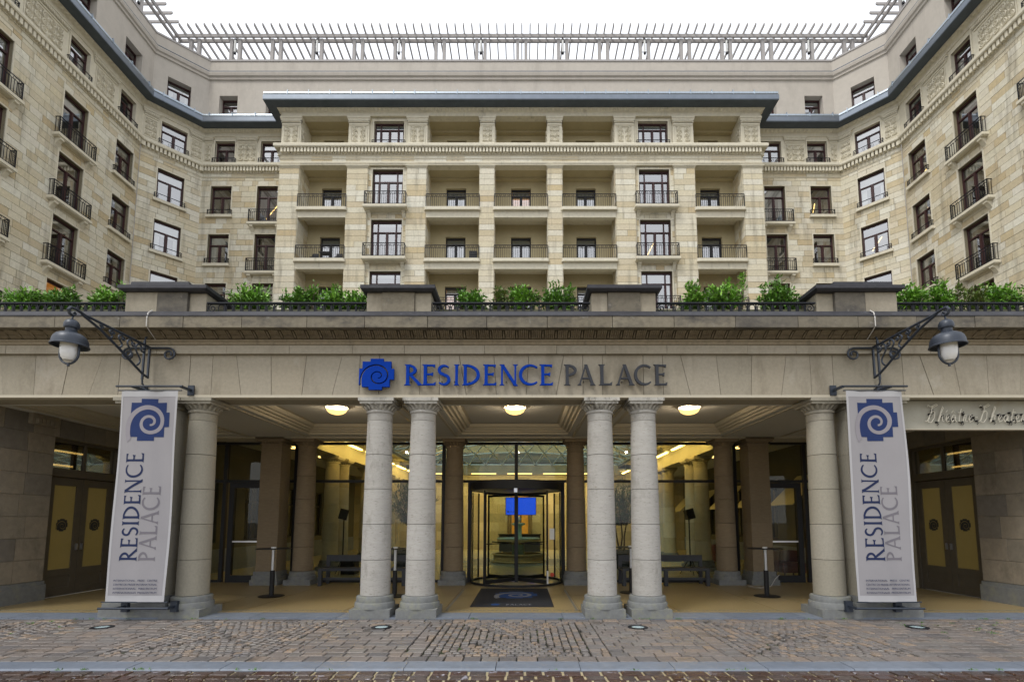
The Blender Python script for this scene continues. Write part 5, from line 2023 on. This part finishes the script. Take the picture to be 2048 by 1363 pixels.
MB().box(-5.4, 5.4, 15.2, 15.3, 4.5, 4.66).box(-5.4, 5.4, 26.5, 26.6, 4.602, 4.66).box(-5.4, -5.3, 15.3, 26.5, 4.5, 4.66).box(5.3, 5.4, 15.3, 26.5, 4.5, 4.66).build('rim', 'zinc', dome)

# fountain
FC = (0.03, 20.4, 0)
ft = thing('fountain', 'tiled green fountain with two basins and a glass ball on top', 'fountain', FC)
MB().lathe([(1.08, .02), (1.10, .06), (1.0, .08), (1.0, .30), (1.05, .31), (1.05, .36), (.92, .36), (.9, .2), (.3, .18)], FC, 40).build('lower_basin', 'fountain_tile', ft, smooth=True)
MB().lathe([(.3, .17), (.26, .3), (.24, .7), (.34, .76)], FC, 8).build('pedestal', 'fountain_green', ft)
MB().lathe([(.3, .72), (.78, .78), (.86, .82), (.86, .92)], FC, 40, caps=False).build('upper_bowl', 'fountain_tile', ft, smooth=True)
MB().lathe([(.86, .92), (.87, .97), (.78, .97), (.4, .9), (.1, .9)], FC, 40, caps=False).build('bowl_rim', 'fountain_green', ft, smooth=True)
MB().lathe([(.18, .9), (.15, 1.0), (.13, 1.45), (.28, 1.5), (.28, 1.56), (.1, 1.58)], FC, 8).build('pillar', 'fountain_green', ft)
MB().lathe([(.004, 1.58), (.09, 1.63), (.125, 1.72), (.09, 1.81), (.004, 1.85)], FC, 18, caps=False).build('ball', 'opal', ft, smooth=True)

# screen and reception desk
tv = thing('display_screen', 'wide bright blue display screen hung behind the fountain', 'screen', (0.12, 24.2, 2.37))
MB().box(-.62, .86, 24.2, 24.24, 1.93, 2.79).build('casing', 'black', tv)
MB().box(-.60, .84, 24.19, 24.199, 1.95, 2.77).build('picture', 'screen', tv)
tm = font_mesh('PALACE', .09, 'print_dark')
link('caption', tm, tv, T(-.42, 24.186, 2.06) @ Matrix.Rotation(pi / 2, 4, 'X'))
MB().prism(STEP, lambda x, y, d: (-.54 + x * .09, 24.189 - d, 2.05 + y * .09), 0, .002).build('mark', 'print_dark', tv)
MB().tube([(.12, 24.26, 0.01), (.12, 24.26, 2.3)], .03, 8).lathe([(.35, .012), (.35, .03)], (.12, 24.26, 0), 20).build('stand', 'black', tv)
dk = thing('reception_desk', 'long dark reception desk at the back of the hall', 'desk', (0.05, 27.2, 0))
MB().box(-1.05, 1.15, 27.0, 27.6, .012, .90).build('front', 'bench_grey', dk)
MB().box(-1.10, 1.20, 26.95, 27.65, .901, .95).build('top', 'black', dk)

# indoor trees in boxes
for s, lab in ((-1, 'dark leafy indoor tree in a box seen between the paired columns under the emblem'), (1, 'dark leafy indoor tree in a box seen between the paired columns under the grey letters')):
    tx, ty = s * 3.72, 18.0
    tr = thing('indoor_tree', lab, 'tree', (tx, ty, .6), 'indoor trees')
    mb, tw = MB(), MB()
    foliage(mb, tw, (tx, ty, 2.35), 1.0, .9, .95, 130, 16, .17, .032, 900 + s, 1.5)
    mb.build('crown', 'leaf_dark', tr)
    tw.build('branch', 'twig', tr)
    for k in range(3):
        a = 2 * pi * k / 3
        MB().tube([(tx + .1 * cos(a), ty + .1 * sin(a), .55), (tx + .16 * cos(a + .6), ty + .16 * sin(a + .6), 1.1), (tx + .3 * cos(a + .3), ty + .3 * sin(a + .3), 1.9)], .035, 7, taper=.018).build('trunk', 'twig', tr)
    bx = thing('plant_box', 'square grey plant box under the indoor tree ' + ('on the emblem side' if s < 0 else 'on the grey letters side'), 'planter', (tx, ty, 0), 'indoor plant boxes')
    MB().box(tx - .5, tx + .5, ty - .5, ty + .5, .012, .62, skip='t').box(tx - .45, tx + .45, ty - .45, ty + .45, .5, .56).build('box', 'bench_grey', bx)

# speakers on tripods, sub-woofer, armchairs
for s in (-1, 1):
    q = (690 - 1045) if s < 0 else (1376 - 1045)
    y = 15.6
    x = q * (y + .02) / 1000 + .2
    tp = thing('speaker_stand', 'black tripod stand under the loudspeaker ' + ('beside the sub-woofer' if s < 0 else 'on the theatre side'), 'stand', (x, y, 0), 'loudspeaker stands in the hall')
    MB().tube([(x, y, .1), (x, y, 1.72)], .02, 8).build('pole', 'black', tp)
    for k in range(3):
        a = 2 * pi * k / 3 + .5
        MB().tube([(x, y, .55), (x + .32 * cos(a), y + .32 * sin(a), .02)], .013, 6).build('leg', 'black', tp)
    sp = thing('loudspeaker', 'small black loudspeaker tilted on a tripod ' + ('beside the sub-woofer' if s < 0 else 'on the theatre side'), 'loudspeaker', (x, y, 1.72), 'loudspeakers in the hall')
    M = T(x, y, 1.86) @ Matrix.Rotation(s * -.25, 4, 'Y') @ Matrix.Rotation(.2, 4, 'Z')
    MB(M).add([(-.13, -.12, -.16), (.13, -.12, -.16), (.09, .12, -.15), (-.09, .12, -.15), (-.13, -.12, .16), (.13, -.12, .16), (.09, .12, .14), (-.09, .12, .14)], [(0, 3, 2, 1), (4, 5, 6, 7), (0, 1, 5, 4), (1, 2, 6, 5), (2, 3, 7, 6), (3, 0, 4, 7)]).build('cabinet', 'black', sp)
    MB(M).box(-.11, .11, -.135, -.121, -.14, .14).build('grille', 'dark_frame', sp)
sw = thing('subwoofer', 'square black sub-woofer box on the hall floor beside a tripod', 'loudspeaker', (-5.15, 15.7, 0))
MB().box(-5.36, -4.94, 15.5, 15.95, .03, .58).build('cabinet', 'black', sw)
MB().box(-5.33, -4.97, 15.48, 15.499, .07, .54).build('grille', 'dark_frame', sw)


def armchair(x, y, lab):
    ch = thing('armchair', lab, 'armchair', (x, y, 0), 'leather armchairs in the hall')
    MB().box(x - .32, x + .32, y - .34, y + .3, .16, .44).build('seat', 'leather', ch)
    MB().lathe([(.30, .2), (.40, .2), (.42, .70), (.40, .78), (.34, .78), (.31, .45)], (x, y, 0), 24, radians(-25), radians(205)).build('backrest', 'leather', ch, smooth=True)
    for dx in (-.26, .26):
        for dy in (-.26, .24):
            MB().tube([(x + dx, y + dy, .012), (x + dx * .95, y + dy * .95, .17)], .022, 6).build('leg', 'twig', ch)


armchair(8.05, 14.95, 'dark red leather tub armchair right behind the glass door')
armchair(7.6, 18.6, 'dark red leather tub armchair deeper in the aisle behind the columns')

# ------------------------------------------------------------------ porch furniture
for s in (-1, 1):
    a, b = (-4.95, -2.75) if s < 0 else (2.72, 4.92)
    y = 13.0
    bn = thing('bench', 'low dark grey bench behind the columns ' + ('with the tripod and sub-woofer behind it' if s < 0 else 'toward the theatre side'), 'bench', ((a + b) / 2, y, 0), 'dark grey benches in the porch')
    MB().box(a, b, y - .22, y + .2, .40, .46).build('seat', 'bench_grey', bn)
    MB().box(a, b, y + .30, y + .36, .60, .76).build('backrest', 'bench_grey', bn)
    MB().box(a + .09, b - .09, y - .12, y - .06, .16, .22).build('stretcher', 'bench_grey', bn)
    for x in (a, b - .09):
        MB().box(x, x + .09, y - .22, y - .13, .022, .40).build('leg', 'bench_grey', bn)
        MB().box(x, x + .09, y + .30, y + .36, .022, .60).box(x, x + .09, y + .2, y + .3, .40, .46).build('leg', 'bench_grey', bn)
    MB().box((a + b) / 2 - .045, (a + b) / 2 + .045, y - .22, y - .13, .022, .40).build('leg', 'bench_grey', bn)
TB = [(545, 1190, 'before the square pillar far from the theatre lettering'), (790, 1190, 'half hidden behind the column pair under the emblem'), (1532, 1190, 'before the square pillar toward the theatre lettering'), (1262, 1183, 'hidden between the paired columns under the grey letters')]
for u, v, lab in TB:
    y = 1000 * 1.65 / (v - 1041) * 1.0
    x = (u - 1045) * (y - .16) / 1000 + .2
    tb = thing('standing_table', 'tall thin topped round table ' + lab, 'table', (x, y, 0), 'standing tables in the porch')
    MB().lathe([(.26, .022), (.27, .03), (.25, .04), (.04, .05)], (x, y, 0), 28).build('base_disc', 'black', tb)
    MB().lathe([(.05, .045), (.05, .58)], (x, y, 0), 16).build('lower_sleeve', 'black', tb)
    MB().lathe([(.032, .58), (.032, 1.06)], (x, y, 0), 16).build('pole', 'steel', tb)
    MB().lathe([(.36, 1.04), (.36, 1.055)], (x, y, 0), 32).build('table_top', 'black', tb)
    MB().lathe([(.05, 1.056), (.05, 1.085)], (x, y, 0), 16).build('cap', 'paper', tb)
cbl = MB().tube([(5.85, 12.75, .03), (6.0, 12.4, .03), (6.3, 12.5, .05), (6.6, 12.85, .2), (6.75, 12.95, .28)], .008, 6).build('cable', 'cable')
tag(cbl, 'pale loose cable trailing from the brown pillar base to a standing table', 'cable')

# ------------------------------------------------------------------ wall lanterns
for s in (-1, 1):
    LX = s * 6.43
    lab = 'blue grey lantern on a scrolled bracket ' + ('beside the theatre lettering' if s > 0 else 'far from the theatre lettering')
    ln = thing('wall_lantern', lab, 'lantern', (LX, 8.7, 4.2), 'bracket lanterns on the portico')
    br = MB()
    def yz(pts): return [(LX, a, b) for a, b in pts]
    br.box(LX - .014, LX + .014, 8.50, 8.53, 4.10, 4.80).box(LX - .014, LX + .014, 8.62, 8.65, 4.17, 4.72)
    br.tube(yz([(8.65, 4.715), (8.0, 4.735), (7.3, 4.75), (7.16, 4.775), (7.07, 4.77), (7.03, 4.72), (7.06, 4.67), (7.12, 4.66), (7.15, 4.70), (7.12, 4.72)]), .021, 7)
    br.tube(yz([(8.65, 4.17), (8.52, 4.20), (8.35, 4.28), (8.0, 4.46), (7.6, 4.64), (7.25, 4.745)]), .021, 7)
    br.tube(yz([(8.515, 4.80), (8.53, 4.86), (8.62, 4.90), (8.67, 4.89)]), .014, 6).tube(yz([(8.515, 4.10), (8.53, 4.03), (8.60, 3.98), (8.70, 3.95)]), .014, 6)
    B0 = br.build('bracket', 'iron_blue', ln)
    for y0, sz in ((8.42, 1.0), (8.22, .82), (8.02, .64), (7.82, .46), (7.62, .32)):
        zb = 4.25 + (8.5 - y0) * .47
        zt = 4.725
        h = zt - zb
        pts = []
        for k in range(13):
            u = k / 12
            pts.append((y0 + .06 * sz * sin(u * pi * 2) - .04 * sz, zb + h * .06 + h * .88 * u))
        for k in range(9):
            a = pi * .5 + 2 * pi * .95 * k / 8
            r = .055 * sz * (1 - .6 * k / 8)
            pts.append((y0 + .06 * sz + r * cos(a + pi * .2), zt - .10 * sz - .0 + r * sin(a + pi * .2)))
        MB().tube(yz(pts), .015, 6).build('scroll', 'iron_blue', ln)
    ws = MB()
    for q in (-1, 1):
        pts = [(LX, 8.62, 4.70), (LX + q * .28, 8.62, 4.70)]
        for k in range(15):
            a = pi / 2 - q * 0 + 2 * pi * 1.35 * k / 14
            r = .115 * (1 - .68 * k / 14)
            pts.append((LX + q * (.36 - r * cos(a) * -1 * -1 + 0) if False else LX + q * (.36 + r * cos(pi / 2 - 2 * pi * 1.35 * k / 14)), 8.62, 4.585 + r * sin(pi / 2 - 2 * pi * 1.35 * k / 14)))
        ws.tube(pts, .018, 6)
    ws.build('wall_scroll', 'iron_blue', ln)
    c = (LX, 7.11, 0)
    MB().tube([(LX, 7.11, 4.57), (LX, 7.11, 4.665)], .012, 6).build('hook', 'iron_blue', ln)
    MB().lathe([(r_ * 1.06, z_) for r_, z_ in ((.004, 4.60), (.04, 4.595), (.072, 4.57), (.088, 4.53), (.09, 4.485), (.084, 4.465), (.066, 4.46), (.064, 4.42), (.085, 4.395), (.125, 4.38), (.16, 4.355), (.185, 4.32), (.198, 4.28), (.204, 4.235), (.206, 4.215), (.216, 4.205), (.216, 4.19), (.200, 4.19), (.19, 4.24), (.12, 4.30))], c, 40, caps=False).build('lamp_shade', 'iron_blue', ln, smooth=True)
    MB().lathe([(0.1116, 4.26), (0.1132, 4.15), (0.1078, 4.08), (0.0924, 4.02), (0.0616, 3.985), (0.0031, 3.975)], c, 28, caps=False).build('globe', 'opal', ln, smooth=True)
    cg = MB()
    cg.tube([(LX - .137, 7.11, 4.24), (LX - .139, 7.11, 4.10)] + [(LX - .139 * cos(a), 7.11, 4.08 - .15 * sin(a)) for a in [pi * k / 10 for k in range(0, 11)]] + [(LX + .139, 7.11, 4.10), (LX + .137, 7.11, 4.24)], .016, 7)
    cg.tube([(LX, 7.11, 3.935), (LX, 7.11, 3.895)], .018, 7)
    cg.build('guard', 'iron_blue', ln)
    MB().tube([(LX - s * .1, 8.62, 4.86), (LX - s * .13, 8.45, 4.93), (LX - s * .15, 8.325, 4.99), (LX - s * .15, 8.325, 5.14), (LX - s * .11, 8.40, 5.26), (LX - s * .1, 8.50, 5.34)], .009, 6).build('cable', 'cable', ln)

# ------------------------------------------------------------------ banners
SMALL = ["INTERNATIONAL   PRESS   CENTRE", "CENTRE DE PRESSE INTERNATIONAL", "INTERNATIONAAL   PERSCENTRUM", "INTERNATIONALES  PRESSZENTRUM"]
small_me = [font_mesh(t, .043, 'print_dark', .0006, 'LEFT') for t in SMALL]
for s in (-1, 1):
    bx0, bx1 = (-6.70, -5.73) if s < 0 else (5.76, 6.73)
    z0, z1 = .32, 3.875
    yb = 8.44
    bn = thing('banner', 'tall pale grey banner with navy print ' + ('beside the theatre lettering' if s > 0 else 'on the pillar away from the theatre lettering'), 'banner', ((bx0 + bx1) / 2, yb, z0), 'banners on the portico pillars')

    def wave(x, z):
        u = (x - bx0) / (bx1 - bx0)
        return yb + .026 * sin(u * 7 + z * 1.1 + s) * (.35 + .65 * sin(pi * min(1, max(0, (z - z0) / (z1 - z0))))) + .005 * sin(u * 17 + z * 2.6) + .010 * (2 * u - 1) * sin(z * 1.7 + s)
    cl = MB()
    nx, nz = 28, 48
    vs = []
    for j in range(nz + 1):
        for i in range(nx + 1):
            x, z = bx0 + (bx1 - bx0) * i / nx, z0 + (z1 - z0) * j / nz
            vs.append((x, wave(x, z), z))
    n1 = (nx + 1) * (nz + 1)
    vs += [(x, y + .002, z) for x, y, z in vs]
    fs = []
    for j in range(nz):
        for i in range(nx):
            a = j * (nx + 1) + i
            fs.append((a, a + 1, a + nx + 2, a + nx + 1))
            fs.append((n1 + a, n1 + a + nx + 1, n1 + a + nx + 2, n1 + a + 1))
    cloth = cl.add(vs, fs).build('cloth', 'banner_cloth', bn, smooth=True)
    hem = MB()
    def patch(x0, x1, za, zb, off, m):
        k = max(2, int((zb - za) / .075)); l = max(1, int((x1 - x0) / .035))
        vv = [(x0 + (x1 - x0) * i / l, wave(x0 + (x1 - x0) * i / l, za + (zb - za) * j / k) - off, za + (zb - za) * j / k) for j in range(k + 1) for i in range(l + 1)]
        m.add(vv, [(j * (l + 1) + i, j * (l + 1) + i + 1, (j + 1) * (l + 1) + i + 1, (j + 1) * (l + 1) + i) for j in range(k) for i in range(l)])
    patch(bx0 - .004, bx0 + .032, z0, z1, .003, hem); patch(bx1 - .032, bx1 + .004, z0, z1, .003, hem)
    patch(bx0 + .032, bx1 - .032, z1 - .10, z1, .003, hem); patch(bx0 + .032, bx1 - .032, z0, z0 + .10, .003, hem)
    hem.build('hem', 'banner_hem', bn, smooth=True)

    def on(x, z, d): return (x, wave(x, z) - .0035 - d, z)
    # emblem
    ex, ez, es = bx0 + .115, 3.00, .745
    fn = lambda a, b, d: on(ex + a * es, ez + b * es, d)
    em = MB()
    N = 14                                             # stepped square as strips, so that it follows the cloth
    cellsx = sorted({round(p[0], 3) for p in STEP} | {k / N for k in range(1, N)})
    for a, b in zip(cellsx, cellsx[1:]):
        m_ = (a + b) / 2
        ys = []
        for (xa, ya), (xb, yb_) in zip(STEP, STEP[1:] + STEP[:1]):
            if abs(ya - yb_) < 1e-6 and min(xa, xb) < m_ < max(xa, xb): ys.append(ya)
        ys.sort()
        for p, q in zip(ys[::2], ys[1::2]):
            for k in range(8):
                t0, t1 = p + (q - p) * k / 8, p + (q - p) * (k + 1) / 8
                em.add([fn(a, t0, 0), fn(b, t0, 0), fn(b, t1, 0), fn(a, t1, 0)], [(0, 1, 2, 3)])
    em.build('emblem', 'print_navy', bn)
    o, i_ = emblem_band()
    mb = MB(); add_strip(mb, o, i_, fn, .001, .0018); mb.build('spiral', 'print_light', bn)
    # upright lettering, read from below
    for word, xt, xb, za, zb, m in (('RESIDENCE', bx0 + .165, bx0 + .475, .98, 2.80, 'print_dark'), ('PALACE', bx0 + .50, bx0 + .775, .98, 2.24, 'print_grey')):
        tot = sum(GLYPH[c][0] for c in word) + .05 * (len(word) - 1)
        k = (zb - za) / tot
        z = za
        for ch in word:
            w = GLYPH[ch][0] * k
            lm = MB()
            for kk, (vv, ff) in enumerate(tess_polys([[(px_ / GLYPH[ch][0], py_) for px_, py_ in pl] for pl in GLYPH[ch][1]()], .12)):
                lm.add([on(xb + (xt - xb) * b, z + a * w, .0004 * kk) for a, b in vv], ff)
            lm.build('letter', m, bn)
            z += w + .05 * k
    for k, me in enumerate(small_me):
        w = max(v.co.x for v in me.vertices)
        sx = .725 / w
        link('small_print', me, bn, T(bx0 + .125, yb - .026, .655 - .066 * k) @ Matrix.Rotation(pi / 2, 4, 'X') @ S3(sx, 1, 1))
    rods = MB()
    for z, y, r, e in ((3.955, 8.42, .018, .05), (3.885, yb, .010, .03), (.215, 8.42, .018, .06), (.315, yb, .010, .03)):
        rods = MB().tube([(bx0 - e - (.04 if s < 0 else 0), y, z), (bx1 + e + (.04 if s > 0 else .03), y, z)], r, 10)
        rods.build('rod', 'iron_blue', bn)
    for z in (3.95, .215):
        for x in ((bx0 + .19, bx1 + .05) if s < 0 else (bx0 - .05, bx1 - .19)):
            MB().box(x - .055, x + .055, 8.60 if z < 1 else 8.675, 8.665 if z < 1 else 8.70, z - .09, z + .09).box(x - .02, x + .02, 8.42, 8.60 if z < 1 else 8.675, z - .02, z + .02).build('wall_plate', 'iron_blue', bn)

# ------------------------------------------------------------------ the sign over the middle bays
em = thing('sign_emblem', 'blue stepped emblem with cut spiral before the blue letters', 'emblem', (-2.38, 8.69, 3.94))
fn = lambda x, z, d: (-2.69 + x * .625, 8.66 - d, 3.94 + z * .57)
MB().prism(emblem_slotted(), fn, 0, .05).build('plate', 'sign_blue', em)
MB().box(-2.5, -2.47, 8.665, 8.72, 4.1, 4.13).box(-2.3, -2.27, 8.665, 8.72, 4.3, 4.33).build('stud', 'sign_grey', em)
RES = [('R', -1.893, -1.583), ('E', -1.583, -1.329), ('S', -1.32, -1.061), ('I', -1.018, -.914), ('D', -.872, -.539), ('E', -.505, -.256), ('N', -.22, .13), ('C', .139, .491), ('E', .497, .745)]
PAL = [('P', .929, 1.188), ('A', 1.169, 1.479), ('L', 1.541, 1.795), ('A', 1.846, 2.171), ('C', 2.176, 2.495), ('E', 2.518, 2.763)]
for letters, m, lab, nm in ((RES, 'sign_blue', 'nine raised blue capital letters on the beam, beside the emblem', 'blue_sign'), (PAL, 'sign_grey', 'six raised dark grey capital letters on the beam, after the blue ones', 'grey_sign')):
    sgn = thing(nm, lab, 'sign', ((letters[0][1] + letters[-1][2]) / 2, 8.69, 4.03))
    for ch, a, b in letters:
        fn = lambda x, z, d, a=a: (a + x, 8.665 - d, 4.03 + z)
        l_ = glyph_mesh(ch, b - a, .375, fn, 0, .045).build('letter', m, sgn)
        MB().box((a + b) / 2 - .05, (a + b) / 2 - .035, 8.663, 8.72, 4.1, 4.115).build('stud', 'sign_grey', l_)

# ------------------------------------------------------------------ ground lights in the pavement
for x, lab in ((-6.36, 'below the banner away from the theatre lettering'), (-2.0, 'before the column pair under the emblem'), (2.0, 'before the column pair under the grey letters'), (6.36, 'below the banner beside the theatre lettering')):
    gl = thing('ground_light', 'round glass light set flush in the paving ' + lab, 'ground light', (x, 8.0, 0), 'ground lights in the pavement')
    MB().lathe([(.155, -.02), (.155, .008), (.105, .012), (.10, .006)], (x, 8.0, 0), 28, caps=False).build('ring', 'iron', gl)
    MB().lathe([(.1, .004), (.06, .010), (.001, .011)], (x, 8.0, 0), 24, caps=False).build('lens', 'light_glass', gl, smooth=True)

# weeds in the joints
wd = MB()
rw = random.Random(5)
spots = [(rw.uniform(-9.5, 9.5), 8.65) for _ in range(26)] + [(rw.uniform(-7, 7), 5.748) for _ in range(22)] + [(rw.uniform(6.2, 9), rw.uniform(7.2, 8.4)) for _ in range(22)] + [(rw.uniform(-9, -7), rw.uniform(7.4, 8.5)) for _ in range(16)]
for x, y in spots:
    for k in range(rw.randint(5, 12)):
        d = Vector((rw.gauss(0, 1), rw.gauss(0, .5), rw.uniform(.3, 1.2))).normalized()
        leaf_card(wd, Vector((x + rw.gauss(0, .025), y + rw.gauss(0, .008), 0)), d, Vector((0, 0, 1)), rw.uniform(.015, .04), .013)
w_ = wd.build('weeds', 'weed')
tag(w_, 'tiny green weeds growing in the paving joints', 'weeds', kind='stuff')
